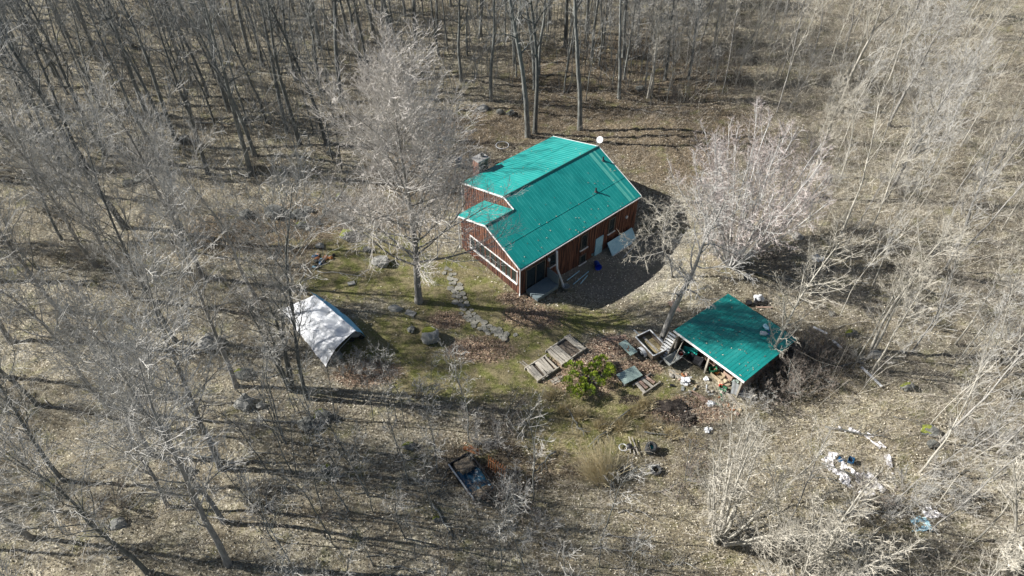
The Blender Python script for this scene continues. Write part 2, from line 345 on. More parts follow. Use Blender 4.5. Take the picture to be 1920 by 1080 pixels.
zfB2 = lambda y: z2-(y-W2)*SB2
slope_panel('roof', [(0,0),(LEN,0),(LEN,W2),(TS,W2),(TS,W1),(0,W1)], zfF, None).build('roof', M['roof_green'], H)['label'] = 'large front roof slope with pale streaks'
slope_panel('roof', [(TS,W2),(LEN,W2),(LEN,WB2),(TS,WB2)], zfB2, None).build('roof', M['roof_green'], H)['label'] = 'rear roof slope'
slope_panel('roof', [(0,W1),(TS-.02,W1),(TS-.02,WB1),(0,WB1)], zfB1, None).build('roof', M['roof_green'], H)['label'] = 'small low roof over the left corner'
M['cap'] = flatm('ridge_metal', (.008,.07,.065), .4)
for (x0, x1, yy, zz) in ((0, TS, W1, z1), (TS-.03, LEN, W2, z2)):
    b = MB(); b.add([(x0,yy-.13,zz-.13*SF+.03),(x0,yy,zz+.055),(x0,yy+.13,zz-.02),(x1,yy-.13,zz-.13*SF+.03),(x1,yy,zz+.055),(x1,yy+.13,zz-.02)], [(0,3,4,1),(1,4,5,2),(0,1,2),(5,4,3)]); b.build('ridge_cap', M['cap'], H)
# pale wear streaks near the far end, real flashing strips of faded panel
for xx, ww in ((12.15,.30),(12.62,.16)):
    b = MB(); b.add([(xx-ww/2,.05,zfF(.05)+.006),(xx+ww/2,.05,zfF(.05)+.006),(xx+ww/2,W2-.15,zfF(W2-.15)+.006),(xx-ww/2,W2-.15,zfF(W2-.15)+.006)], [(0,1,2,3)]); b.build('roof_strip', M['roof_fade'], H)
# sheet laps, screw heads and wind-blown leaves on the roofs
def laps(parent, x0, x1, ys, zf, m, sh, yl):
    b = MB()
    for y in ys: b.box(((x0+x1)/2, y, zf(y)+.012), (x1-x0-.04, .03, .012))
    b.build('sheet_lap', m, parent)
    rq = np.random.default_rng(sh); n = 55; x = rq.uniform(x0+.1,x1-.1,n); y = yl[0]+(yl[1]-yl[0])*rq.random(n)**1.5; a = rq.random(n)*6.28; s_ = rq.uniform(.03,.07,n); c = np.stack([x, y, np.array([zf(q) for q in y])+.03], 1)
    u = np.stack([np.cos(a),np.sin(a),rq.normal(0,.2,n)],1)*s_[:,None]; v = np.stack([-np.sin(a),np.cos(a),rq.normal(0,.2,n)],1)*s_[:,None]*.6
    me = mesh_np('leaf_debris', np.stack([c-u,c-v,c+u,c+v],1).reshape(-1,3), np.arange(n*4).reshape(-1,4), [leafmat('roof_leaves', [(.1,.07,.05),(.35,.28,.2),(.5,.42,.32)])]); o_ = link(bpy.data.objects.new('leaf_debris', me)); o_.parent = parent; o_['kind'] = 'stuff'
LAPARGS = True
# trims
def trim(pts, w_=.045, h_=.13, m='white', name='rake_trim'):
    b = MB()
    for p, q in zip(pts, pts[1:]): b.beam(p, q, w_, h_)
    return b.build(name, M[m], H)
trim([(-.03,0,zfF(0)-.05),(-.03,W1,z1-.05)]); trim([(-.03,W1,z1-.05),(-.03,WB1,zfB1(WB1)-.05)])
trim([(TS-.04,W1+.05,zfF(W1)+.0),(TS-.04,W2,z2-.05)]); trim([(TS-.04,W2,z2-.05),(TS-.04,WB2,zfB2(WB2)-.05)])
trim([(LEN+.03,0,zfF(0)-.05),(LEN+.03,W2,z2-.05)]); trim([(LEN+.03,W2,z2-.05),(LEN+.03,WB2,zfB2(WB2)-.05)])
b = MB(); b.beam((0,-.05,ZE-.1), (LEN,-.05,ZE-.1), .08, .09); b.build('gutter', M['white'], H)
laps(H, .02, LEN-.02, (1.9,), zfF, M['roof_green'], 1, (.1,3.6)); laps(H, TS+.02, LEN-.02, (7.8,), zfB2, M['roof_green'], 2, (5.4,10.3)); laps(H, .02, TS-.05, (5.6,), zfB1, M['roof_green'], 3, (4.,7.3))
# walls with vertical boards and battens
def wall_block(x0, x1, y0, yr, y1, zl, zr, zb, z0=-2.2, front=True, batt=True):
    b = MB(); pr = [(y0,z0),(y0,zl),(yr,zr),(y1,zb),(y1,z0)]; n = 5
    b.add([(x0,y,z) for y,z in pr]+[(x1,y,z) for y,z in pr], [tuple(range(n)), tuple(range(2*n-1,n-1,-1))]+[((i+1)%n,i,n+i,n+(i+1)%n) for i in range(n)])
    def ztop(y): return zl+(zr-zl)*(y-y0)/(yr-y0) if y < yr else zr+(zb-zr)*(y-yr)/(y1-yr)
    y = y0+.15
    while y < y1:
        for xx in (x0-.012, x1+.012): b.box((xx, y, (z0+ztop(y)-.04)/2), (.024, .045, ztop(y)-.04-z0))
        y += .28
    x = x0+.2
    while x < x1-.1:
        b.box((x, y0-.012, (z0+zl-.03)/2), (.045, .024, zl-.03-z0)); b.box((x, y1+.012, (z0+zb-.03)/2), (.045, .024, zb-.03-z0)); x += .28
    return b
e = .1
wall_block(.12, TS-.12, .12, W1, WB1-.35, zfF(.12)-e, z1-e, zfB1(WB1-.35)-e).build('wall', M['siding'], H)
wall_block(TS+.02, LEN-.12, .121, W2, WB2-.3, zfF(.121)-e, z2-e, zfB2(WB2-.3)-e).build('wall', M['siding'], H)
# band of windows in the left gable: y from .6 to 5.6, z .95..2.15
f = MB(); xg = .12
f.box((xg-.05, 3.15, .88), (.13, 5.6, .12)); f.build('window_sill', M['white'], H)
f = MB(); f.box((xg-.035, 3.15, 2.12), (.07, 5.6, .06)); f.box((xg-.035, .37, 1.5), (.07, .05, 1.2)); f.box((xg-.035, 5.93, 1.5), (.07, .05, 1.2)); f.build('window_frame', M['white'], H)
for k in range(9):
    ya = .42+k*.61; win = MB(); win.box((xg-.03, ya+.03, 1.5), (.07, .09, 1.14)); win.box((xg-.03, ya+.585, 1.5), (.07, .05, 1.14)); wo = win.build('window', M['siding'], H)
    MB().box((xg-.022, ya+.32, 1.5), (.03, .47, 1.14)).build('pane', M['glass'], wo)
# front wall openings
def fwin(x0, x1, za, zb_, name='window', m='glass', fr='plank_d', y=.12):
    b = MB(); yy = y-.04
    for c, d in ((((x0+x1)/2,yy,za-.04),(x1-x0+.16,.08,.08)), (((x0+x1)/2,yy,zb_+.04),(x1-x0+.16,.08,.08)), ((x0-.04,yy,(za+zb_)/2),(.08,.08,zb_-za)), ((x1+.04,yy,(za+zb_)/2),(.08,.08,zb_-za))): b.box(c, d)
    o = b.build(name, M[fr], H); MB().box(((x0+x1)/2, y-.02, (za+zb_)/2), (x1-x0, .03, zb_-za)).build('pane', M[m], o); return o
o = fwin(.75, 2.6, .05, 2.05, 'sliding_door'); MB().box((1.68,.07,1.05),(.06,.07,2.0)).build('mullion', M['plank_d'], o)
for x0, x1, za, zb_ in ((3.15,3.75,.95,2.1),(6.6,7.2,.7,2.1),(9.8,10.4,.6,2.0),(6.6,7.2,-.9,-.1)):
    o = fwin(x0, x1, za, zb_); MB().box(((x0+x1)/2, .03, za-.07), (x1-x0+.3, .1, .07)).build('sill', M['white'], o)
dr = MB().box((8.75, .07, -.2), (.86, .06, 2.0)).build('door', M['ltblue'], H); MB().box((9.1,.02,-.25),(.04,.06,.12)).build('handle', M['metal'], dr)
MB().lathe([(0,.0),(.13,.0),(.13,.1),(0,.1)], 14).build('wall_vent', M['wht'], H).matrix_local = __import__('mathutils').Matrix.Translation((11.9,.1,1.2)) @ __import__('mathutils').Matrix.Rotation(R(90),4,'X')
MB().box((2.95,.0,1.9),(.12,.16,.22)).build('wall_lamp', M['wht'], H)
def dspout(x, y, zt, zb_): MB().tube([(x,y,zt),(x,y,zb_+.15),(x-.12,y-.12,zb_)], .045, 8).build('downspout', M['white'], H)
dspout(.05, .04, ZE-.1, .03); dspout(.03, WB1-.2, zfB1(WB1)-.1, .05); dspout(TS-.05, WB2-.1, zfB2(WB2)-.1, .05)
# roof vents, dish
for x, y in ((10.0,2.05),(12.7,3.9)):
    b = MB(); b.lathe([(.16,.0),(.09,.05),(.07,.06),(.07,.34),(.055,.34),(.055,.1)], 12, (x,y,zfF(y))); b.build('roof_vent', M['rubber'], H)
d = MB(); d.tube([(LEN-.12,W2+.1,z2-.05),(LEN-.1,W2+.1,z2+.35),(LEN+.05,W2,z2+.62)], .025, 6); do = d.build('satellite_dish', M['metal'], H)
rf = MB(); rf.lathe([(0,.0),(.13,.02),(.24,.06),(.29,.09),(.28,.1),(.22,.07),(.0,.02)], 18); r_ = rf.build('reflector', M['wht'], do, True); r_.location = (LEN+.08,W2-.05,z2+.62); r_.rotation_euler = Vector((-.95,-.25,.75)).to_track_quat('Z','Y').to_euler()
# chimney outside the rear eave
ct, cw = 5.3, WB2+.42
b = MB(); b.box((ct,cw,1.2),(1.05,.8,6.4)); ch = b.build('chimney', M['brick'], H)
MB().box((ct,cw,4.44),(1.2,.95,.09)).build('chimney_cap', M['conc'], ch)
b = MB(); b.lathe([(.15,0),(.15,.25),(.11,.25),(.11,.0)], 12, (ct+.2,cw,4.485)); b.build('flue', M['rubber'], ch)

# porch deck by the front left corner
dk = thing('porch_deck', 'low blue-grey porch deck with a solid end screen at the front door', 'deck', (HX, HY, 0), HA)
b = MB()
for k in range(12): b.box((1.75, -.05-k*.1, .16), (2.1, .09, .05))
b.build('deck_boards', M['deck'], dk); b = MB(); b.box((1.75,-1.24,.02),(2.16,.06,.32)); b.box((.68,-.6,.02),(.06,1.2,.3)); b.build('deck_frame', M['deck'], dk)
MB().box((2.87,-.6,.55),(.06,1.25,1.15)).build('end_screen', M['deck'], dk)
b = MB(); [b.box((x,y,-.5),(.1,.1,1.2)) for x, y in ((.75,-1.18),(2.75,-1.18),(1.7,-1.18))]; b.build('post', M['plank_d'], dk)

def hl(x, y, z=0.):   # house-local point to world
    wx = HX+x*ca-y*sa; wy = HY+x*sa+y*ca; return (wx, wy, z)
def hg(x, y): wx, wy, _ = hl(x, y); return (wx, wy, gz(wx, wy))
# things along the front of the house
def bent(name, label, cat, pts, r, m, n=8, group=None): o = MB().tube(pts, r, n).build(name, m); return tag(o, label, cat, group)
p = hl(3.6,-.15,2.5); q = hg(3.75,-1.0); mid = [p[i]*.5+q[i]*.5 for i in range(3)]; mid[0] -= .25; mid[2] += .1
bent('loose_downspout', 'bowed white downspout leaning loose against the front wall', 'pipe', [p, mid, (q[0],q[1],q[2]+.06)], .085, M['white'])
for k, (a, c_) in enumerate((((4.6,-1.2),(6.6,-.95)), ((4.4,-.7),(6.0,-.5)), ((5.0,-1.6),(6.2,-1.2)))):
    P_, Q_ = hg(*a), hg(*c_); bent('pipe', ['long pale pipe lying by the front wall of the house', 'pale pipe tight against the foot of the front wall', 'short pale pipe lying farthest from the front wall'][k], 'pipe', [(P_[0],P_[1],P_[2]+.12+.1*k), (Q_[0],Q_[1],Q_[2]+.25)], .04, M['ltblue'])
P_ = hg(11.0,-.55); o = thing('leaning_panel', 'long light blue panel propped along the right end of the front wall', 'panel', P_, HA)
b = MB(); b.add([(-1.5,-.35,.05),(1.5,-.35,.05),(1.5,.35,1.0),(-1.5,.35,1.0),(-1.5,-.29,.0),(1.5,-.29,.0),(1.5,.41,.95),(-1.5,.41,.95)], [(0,1,2,3),(7,6,5,4),(0,4,5,1),(1,5,6,2),(2,6,7,3),(3,7,4,0)]); b.build('sheet', M['ltblue'], o)
b = MB(); b.beam((-1.5,-.37,.04),(1.5,-.37,.04),.06,.06); b.build('edge_rail', M['wht'], o)
P_, Q_ = hg(10.2,-1.5), hg(12.2,-1.3); bent('pipe', 'thin pale rod lying in front of the light blue panel', 'pipe', [(P_[0],P_[1],P_[2]+.05),(Q_[0],Q_[1],Q_[2]+.25)], .03, M['wht'])
def bucket(name, label, cat, loc, r, h, m, inner='black', tilt=None, handle=True, group=None):
    o = thing(name, label, cat, loc, 0, group); b = MB(); b.lathe([(0,.01),(r*.82,.01),(r,h),(r*1.06,h),(r*1.06,h-.03),(r*1.02,h-.03)][:4], 18); b.lathe([(r*.97,h),(r*.8,.04),(0,.04)], 18); b.build('shell', m, o, True)
    if handle: MB().tube([(r*math.cos(a),0,h+r*.7*math.sin(a)) for a in [math.pi*k/8 for k in range(9)]], .012, 5).build('handle', M['metal'], o)
    if tilt: o.rotation_euler = tilt
    return o
P_ = at(1117,497); o = bucket('blue_barrel', 'bright blue plastic barrel lying on the shaded ground before the house', 'barrel', (P_[0],P_[1],P_[2]+.28), .27, .75, M['blue'], handle=False, tilt=(R(80),0,R(10)))
P_ = at(1108,478); bucket('pail', 'pale square-lipped pail beside the house door', 'bucket', P_, .24, .35, M['ltblue'])
P_ = at(1060,543); bucket('planter', 'grey round planter standing in shade right of the porch deck', 'planter', P_, .3, .4, M['grey'], handle=False)
P_ = at(860,312); bucket('water_barrel', 'dark blue barrel standing left of the brick chimney', 'barrel', P_, .3, .85, M['dblue'], handle=False)
P_ = at(942,278); o = thing('fire_ring', 'pale round hoop on the leaves behind the house chimney', 'ring', P_); b = MB(); b.torus((0,0,.35), .62, .035, 28, 6); b.build('rim', M['wht'], o)
b = MB(); [b.tube([(.62*math.cos(a),.62*math.sin(a),.35),(.55*math.cos(a),.55*math.sin(a),-.05)], .02, 5) for a in [k*math.pi/3 for k in range(6)]]; b.build('leg', M['metal'], o)

# ------------------------------------------------------------ open shed
SA = R(-49.2); FL = at(1264,619,2.1,False)[:2]; sx_ = np.array([math.cos(SA), math.sin(SA)]); sy_ = np.array([-math.sin(SA), math.cos(SA)])
SW, SDp, ZF, ZB = 5.75, 6.25, 2.1, 1.5
S = thing('shed', 'open-fronted shed with a single dark green metal roof', 'shed', (FL[0], FL[1], 0), SA)
def sl_(x, y, z=0): p = FL+sx_*x+sy_*y; return (p[0], p[1], z)
def sg(x, y, dz=0): p = FL+sx_*x+sy_*y; return (p[0], p[1], gz(p[0], p[1])+dz)
def in_shed(x, y, pad=.3):
    a = (x-FL[0])*sx_[0]+(y-FL[1])*sx_[1]; c = (x-FL[0])*sy_[0]+(y-FL[1])*sy_[1]; return (a > -pad) & (a < SW+pad) & (c > -pad-.3) & (c < SDp+pad)
zs = lambda y: ZF-(ZF-ZB)*y/SDp
slope_panel('roof', [(0,0),(SW,0),(SW,SDp),(0,SDp)], zs, None, ribs=.27).build('roof', M['shed_green'], S)
laps(S, .02, SW-.02, (2.1,4.2), zs, M['shed_green'], 4, (.1,6.))
b = MB(); b.beam((0,-.03,ZF-.07),(SW,-.03,ZF-.07),.05,.15); b.build('fascia', M['white'], S)
b = MB()
for k in range(22): b.box((.35+k*.215, SDp-.25, .6), (.2, .04, 1.75))
b.build('wall', M['plank_d'], S)
for xx in (.3, SW-.3):
    b = MB()
    for k in range(27):
        y = .5+k*.215; b.box((xx, y, (zs(y)-.4)/2-.1), (.04, .2, zs(y)+.1))
    b.build('wall', M['pink'] if xx > 1 else M['plank_d'], S)
for xx in (.25, SW/2, SW-.25): MB().box((xx,.28,.85),(.12,.12,2.3)).build('post', M['plank'], S)
MB().beam((.2,.4,1.86),(SW-.2,.4,1.86),.08,.16).build('beam', M['plank_d'], S)
# jugs on the shed roof
for k, (u, v, m, lb) in enumerate(((1437,615,'ltblue','light blue jug lying on the far corner of the shed roof'), (1432,627,'wht','whitish jug lying on the shed roof beside the blue jug'))):
    P_ = at(u, v, 1.75); yl = (P_[0]-FL[0])*sy_[0]+(P_[1]-FL[1])*sy_[1]
    o = thing('water_jug', lb, 'jug', (P_[0],P_[1],zs(yl)+.17), R(20+60*k)); b = MB(); b.lathe([(0,-.26),(.13,-.26),(.15,-.2),(.15,.1),(.05,.2),(.04,.27),(0,.27)], 16); q_ = b.build('body', M[m], o, True); q_.rotation_euler = (R(90),0,0)
    c_ = MB().lathe([(0,.27),(.05,.27),(.05,.31),(0,.31)], 10).build('cap', M['blue'], o); c_.rotation_euler = (R(90),0,0)

# stairs leaning at the shed's left front corner
p0 = sg(.1, -1.0); o = thing('wooden_steps', 'steep wooden steps with whitish treads leaning at the shed corner', 'steps', p0, SA+R(90)); run = .85
for sgn in (-1, 1): MB().beam((0,.33*sgn,.0),(run,.33*sgn,1.95),.05,.16).build('stringer', M['plank'], o)
for k in range(9):
    tt = (k+.5)/9; MB().box((run*tt-.03, 0, .05+1.92*tt), (.15, .6, .035)).build('tread', M['white'], o)

# ------------------------------------------------------------ white tarp shelter
A0, A1 = at(667,620,1.9), at(578,543,1.9); L0, L1 = at(611,688), at(527,583)
Rf, Rb = at(683,632), at(610,572)
o = thing('tarp_shelter', 'low peaked shelter covered with a white tarp, open at its lower right end', 'shelter', (A0[0], A0[1], gz(A0[0],A0[1])))
org = Vector((A0[0], A0[1], gz(A0[0], A0[1])))
V3 = lambda p: Vector(p)-org
a0, a1, l0, l1 = V3(A0), V3(A1), V3(L0), V3(L1)
def left_s(u, v):
    r0 = a0.lerp(a1, u); h0 = l0.lerp(l1, u)
    p = r0.lerp(h0, v); n = (h0-r0).cross(a1-a0).normalized()
    if n.z < 0: n = -n
    bulge = .42*math.sin(math.pi*v)**.8 if v < 1 else 0
    k = (u*5) % 1; tri = 1-abs(2*k-1)
    fac = -.42*max(0, 1-abs(v-.17)/.17)*(tri)**1.3 - .05*abs(math.sin(u*5*math.pi))*(1-v)
    ends = 1-.5*max(0, (u-.8)/.2)**2
    hem = .06*math.sin(u*31)*v**3
    p = p+n*(bulge*ends+fac+.07*mn.noise(Vector((u*7, v*5, 1)))+.05*mn.noise(Vector((u*17, v*9, 4))))
    p.z = max(p.z+hem*0, .02+hem*.3) if v > .9 else p.z
    if u > .86: p.z *= 1-.45*((u-.86)/.14)**1.5*(1-v*.3)
    return p
MB().sheet(left_s, 70, 26, .015).build('tarp', M['tarp'], o, False)
r0_, r1_ = V3(Rf), V3(Rb)
def right_s(u, v):
    p = a0.lerp(a1, u*.97).lerp(r0_.lerp(r1_, u), v); out = Vector((.8,.5,0)).normalized()
    p += out*(.42*math.sin(math.pi*min(1,v*.75+.1))*math.sin(math.pi*(.08+.84*u))**.6)*(1 if v > 0 else 0)*min(1, v*4)
    p.z += -.05+.03*math.sin(u*20)*v; return p
MB().sheet(right_s, 40, 16, .015).build('side_cover', M['tarp_shade'], o, True)
mdl = V3(at(640,600,1.0)); MB().lathe([(0,.02),(.2,.015),(.2,-.02),(0,-.03)], 18, tuple(right_s(.5,.38)+Vector((.06,.04,.10)))).build('vent_cover', M['dark'], o)
b = MB()
for u in (0, .25, .5, .75, .95):
    r_, h_, g_ = left_s(u, 0), left_s(u, 1), right_s(u, 1); b.tube([h_+Vector((.03,0,0)), h_.lerp(r_, .5)+Vector((0,0,.12)), r_-Vector((0,0,.06))], .025, 6); b.tube([r_-Vector((0,0,.06)), g_], .025, 6)
b.build('frame', M['metal'], o)
P_ = at(668,632); o = thing('old_mower', 'old machine with a small wheel parked at the open end of the tarp shelter', 'machine', P_, R(20))
MB().lump((0,0,.42),(.45,.35,.3),4,2,.2,flat=.8).build('cover', M['grey'], o, True); MB().lathe([(0,.0),(.12,.0),(.15,.12),(.15,.3),(0,.32)],12,(0.05,-.02,.6)).build('engine', M['black'], o)
for x, y in ((-.35,-.32),(.35,-.32)): MB().torus((0,0,0),.15,.05,16,6).build('wheel', M['rubber'], o).matrix_local = __import__('mathutils').Matrix.Translation((x,y,.2)) @ __import__('mathutils').Matrix.Rotation(R(90),4,'X')
P_ = at(632,672); o = thing('storage_tub', 'pale green tub inside the open mouth of the tarp shelter', 'tub', P_, R(40)); MB().prism([(-.35,-.22),(.35,-.22),(.35,.22),(-.35,.22)],0,.35).build('body', M['sage'], o, bevel=.04); MB().box((0,0,.37),(.76,.5,.04)).build('lid', M['grey'], o)

# ------------------------------------------------------------ yard objects
def rect_from(px, h=0.):
    P = [at(u, v, h) for u, v in px]; c = sum(P)/4; a = (P[1]-P[0]+P[2]-P[3])/2; bb = (P[3]-P[0]+P[2]-P[1])/2
    return c, math.atan2(a[1], a[0]), np.hypot(*a[:2]), np.hypot(*bb[:2])
# trailer
c, a, lx, ly = rect_from([(1192,632),(1226,668),(1252,652),(1218,619)], .85)
o = thing('utility_trailer', 'weathered open box trailer with straw inside, parked left of the shed', 'trailer', (c[0],c[1],gz(c[0],c[1])), a)
for (cx, cy, dx, dy) in ((0,ly/2,lx,.06),(0,-ly/2,lx,.06),(lx/2,0,.06,ly-.07),(-lx/2,0,.06,ly-.07)):
    s_ = MB().box((cx,cy,.62),(dx,dy,.42)).build('side_board', M['plank_d'], o); MB().box((cx,cy,.85),(dx+.02,dy+.02,.035)).build('top_rail', M['white'], s_)
MB().box((0,0,.42),(lx-.08,ly-.08,.05)).build('bed', M['hay'], o)
MB().lump((.2,.15,.46),(lx*.36,ly*.34,.1),3,3,.4).build('straw', M['hay'], o, True)
MB().box((-.1,.05,.55),(lx*.8,.16,.03),.05).build('loose_board', M['plank'], o)
for s_ in (-1, 1):
    wl = thing('x','x','x',(0,0,0)); bpy.data.objects.remove(wl)
    t_ = MB().torus((0,0,0), .22, .09, 20, 8).build('wheel', M['rubber'], o); t_.matrix_local = __import__('mathutils').Matrix.Translation((0.05,s_*(ly/2+.16),.31)) @ __import__('mathutils').Matrix.Rotation(R(90),4,'X')
    MB().lathe([(0,-.05),(.14,-.05),(.14,.05),(0,.05)],12).build('rim', M['wht'], t_)
    b = MB(); pts = [(.42*math.cos(q)+.05, .31+.36*math.sin(q)) for q in [math.pi*k/8 for k in range(9)]]
    for (xa,za),(xb,zb_) in zip(pts, pts[1:]): b.beam((xa,s_*(ly/2+.17),za),(xb,s_*(ly/2+.17),zb_),.24,.02)
    b.build('fender', M['wht'], o)
MB().beam((-lx/2,0,.38),(-lx/2-.9,0,.32),.08,.08).build('tongue', M['metal'], o)
# grey cart
P_ = at(1258,682); o = thing('garden_cart', 'grey plastic cart with black wheel at the foot of the steps', 'cart', P_, R(35))
b = MB(); b.add([(-.42,-.22,.25),(.42,-.22,.25),(.42,.22,.25),(-.42,.22,.25),(-.55,-.34,.62),(.55,-.34,.62),(.55,.34,.62),(-.55,.34,.62)], [(3,2,1,0),(0,1,5,4),(1,2,6,5),(2,3,7,6),(3,0,4,7)])
b.add([(-.36,-.17,.3),(.36,-.17,.3),(.36,.17,.3),(-.36,.17,.3),(-.48,-.28,.62),(.48,-.28,.62),(.48,.28,.62),(-.48,.28,.62)], [(0,1,2,3),(4,5,1,0),(5,6,2,1),(6,7,3,2),(7,4,0,3)])
b.add([(-.55,-.34,.621),(.55,-.34,.621),(.55,.34,.621),(-.55,.34,.621),(-.48,-.28,.621),(.48,-.28,.621),(.48,.28,.621),(-.48,.28,.621)], [(0,1,5,4),(1,2,6,5),(2,3,7,6),(3,0,4,7)]); b.build('tub', M['grey'], o)
MB().torus((0,0,0),.2,.06,16,8).build('wheel', M['rubber'], o).matrix_local = __import__('mathutils').Matrix.Translation((-.5,.36,.24)) @ __import__('mathutils').Matrix.Rotation(R(90),4,'X')
MB().tube([(.5,-.3,.6),(.9,-.25,.8),(.9,.25,.8),(.5,.3,.6)], .02, 6).build('handle', M['metal'], o)
def barrow(label, P_, a, m, s=1.):
    o = thing('wheelbarrow', label, 'wheelbarrow', P_, a)
    b = MB(); T0 = [(-.28,-.18,.3),(.3,-.2,.28),(.3,.2,.28),(-.28,.18,.3)]; T1 = [(-.5,-.33,.6),(.48,-.35,.55),(.48,.35,.55),(-.5,.33,.6)]
    b.add([tuple(q*s for q in p) for p in T0+T1], [(0,1,2,3),(0,4,5,1),(1,5,6,2),(2,6,7,3),(3,7,4,0)])
    k = .94; b.add([(x*k*s,y*k*s,(z+.03)*s) for x,y,z in T0]+[(x*k*s,y*k*s,z*s) for x,y,z in T1], [(3,2,1,0),(1,5,4,0),(2,6,5,1),(3,7,6,2),(0,4,7,3)])
    b.build('tray', m, o)
    for q in (-1,1): MB().tube([(.55*s,.08*q,.2*s),(-.3*s,.2*q,.28*s),(-.95*s,.27*q,.55*s)], .02, 6).build('handle', M['plank'], o)
    MB().torus((0,0,0),.14,.05,16,6).build('wheel', M['rubber'], o).matrix_local = __import__('mathutils').Matrix.Translation((.62*s,0,.19)) @ __import__('mathutils').Matrix.Rotation(R(90),4,'X')
    b = MB(); [b.tube([(-.3,.2*q,.27),(-.35,.22*q,0)], .02, 5) for q in (-1,1)]; b.build('leg', M['metal'], o); return o
barrow('teal plastic wheelbarrow just under the front edge of the shed roof', at(1291,668), R(160), M['teal'])
barrow('black wheelbarrow lying in front of the teal wheelbarrow', at(1300,684), R(-35), M['black'], 1.1)
bucket('red_bucket', 'small red bucket left of the teal wheelbarrow', 'bucket', at(1275,668), .17, .3, M['red'])
P_ = sg(.9,-.3); o = thing('garden_rake', 'long wooden pole propped slantwise at the left front of the shed', 'pole', P_); MB().tube([(-.5,-.6,.05),(.25,.3,1.75)], .03, 6).build('shaft', M['plank'], o); MB().box((.26,.31,1.77),(.4,.05,.06),.4).build('head', M['metal'], o)
def crate(label, P_, a, d, m, group=None):
    o = thing('crate', label, 'crate', P_, a, group); X_, Y_, Z_ = d
    b = MB()
    for k in range(3):
        z = Z_*(k+.5)/3
        for q in (-1,1): b.box((0,q*Y_/2,z),(X_,.02,Z_/3-.03)); b.box((q*X_/2,0,z),(.02,Y_-.02,Z_/3-.03))
    b.build('side_slats', m, o); MB().box((0,0,.02),(X_-.03,Y_-.03,.03)).build('bottom', m, o)
    b = MB(); [b.box((x*(X_/2-.03),y*(Y_/2-.03),Z_/2),(.04,.04,Z_)) for x in (-1,1) for y in (-1,1)]; b.build('corner_post', m, o); return o
def plank_stack(label, P_, a, n, l, w_, m, dz=.03, spread=.12, name='plank_pile', cat='planks'):
    r = random.Random(int(P_[0]*97+n)); b = MB()
    for k in range(n): b.box((r.uniform(-.1,.1)*l*.5, (k-(n-1)/2)*w_*.9+r.uniform(-.03,.03), .02+dz*(k%2)), (l*r.uniform(.8,1), w_*.85, .028), r.gauss(0,spread))
    o = b.build(name, m); o.location = P_; o.rotation_euler[2] = a; return tag(o, label, cat)
crate('brown slatted crate behind the black wheelbarrow at the shed front', at(1313,676), SA, (.75,.5,.4), M['plank_d'])
crate('pinkish slatted crate under the middle of the shed eave', at(1332,683), SA, (.8,.5,.45), M['pink'])
crate('red-brown rack at the right end of the shed front', at(1366,707), SA, (.7,.45,.5), M['pink'])
crate('tan wooden box low in front of the shed, right of centre', at(1345,706), SA, (.8,.55,.3), M['tan'])
crate('small red wire rack under the shed eave near the teal wheelbarrow', at(1306,662), SA, (.6,.35,.5), flatm('red_wire',(.3,.05,.04)))
def bin_(label, P_, a, s_, m, lid=None, name='plastic_bin'):
    o = thing(name, label, 'bin', P_, a); b = MB(); X_, Y_, Z_ = s_
    b.add([(-X_*.42,-Y_*.42,0),(X_*.42,-Y_*.42,0),(X_*.42,Y_*.42,0),(-X_*.42,Y_*.42,0),(-X_/2,-Y_/2,Z_),(X_/2,-Y_/2,Z_),(X_/2,Y_/2,Z_),(-X_/2,Y_/2,Z_)], [(3,2,1,0),(0,1,5,4),(1,2,6,5),(2,3,7,6),(3,0,4,7)])
    b.add([(-X_*.45,-Y_*.45,Z_),(X_*.45,-Y_*.45,Z_),(X_*.45,Y_*.45,Z_),(-X_*.45,Y_*.45,Z_),(-X_*.38,-Y_*.38,.05),(X_*.38,-Y_*.38,.05),(X_*.38,Y_*.38,.05),(-X_*.38,Y_*.38,.05)], [(0,1,5,4),(1,2,6,5),(2,3,7,6),(3,0,4,7),(4,5,6,7)])
    b.build('body', m, o); MB().prism([(-X_/2-.02,-Y_/2-.02),(X_/2+.02,-Y_/2-.02),(X_/2+.02,-Y_/2+.03),(-X_/2-.02,-Y_/2+.03)],Z_-.04,Z_+.01).build('rim', m, o)
    if lid: MB().box((0,0,Z_+.02),(X_+.04,Y_+.04,.03)).build('lid', lid, o)
    return o
bin_('black bin between the brown and pink crates', at(1322,689), SA, (.5,.4,.45), M['black'])
bin_('dark slate bin with a lid under the shed eave, right of the pink crate', at(1348,690), SA, (.6,.5,.5), M['black'], flatm('slate',(.07,.09,.09)))
bin_('dark green bin below the slate bin at the shed front', at(1336,698), R(10), (.5,.4,.4), M['green'])
bin_('black bin without a lid near the right end of the shed eave', at(1356,697), SA, (.45,.4,.35), M['black'])
bucket('orange_bucket', 'orange-brown bucket on the tan box side of the shed front', 'bucket', at(1342,700), .2, .3, M['orange'])
bucket('red_can', 'small red can lying beyond the tan box', 'can', at(1350,722), .15, .28, M['red'], tilt=(R(70),0,R(30)))
bin_('dark green box beside the red can in front of the shed', at(1354,731), R(-30), (.5,.35,.25), M['green'])
def bag(label, P_, rad, m, seed, name='bag', cat='bag', flat=.5): o = MB().lump((0,0,rad[2]*.45), tuple(.8*q for q in rad), seed, 3, .8, 2.1, flat).build(name, m, None, False); o.location = P_; return tag(o, label, cat)
bag('white crumpled sheet over a board in front of the black wheelbarrow', at(1285,717), (.42,.32,.25), M['wht'], 3, 'crumpled_sheet', 'sheet')
bag('small white bag on the leaves in front of the shed', at(1324,711), (.2,.2,.13), M['wht'], 6)
bag('white block-like bag at the front edge of the junk by the shed', at(1333,758), (.34,.24,.18), M['wht'], 9)
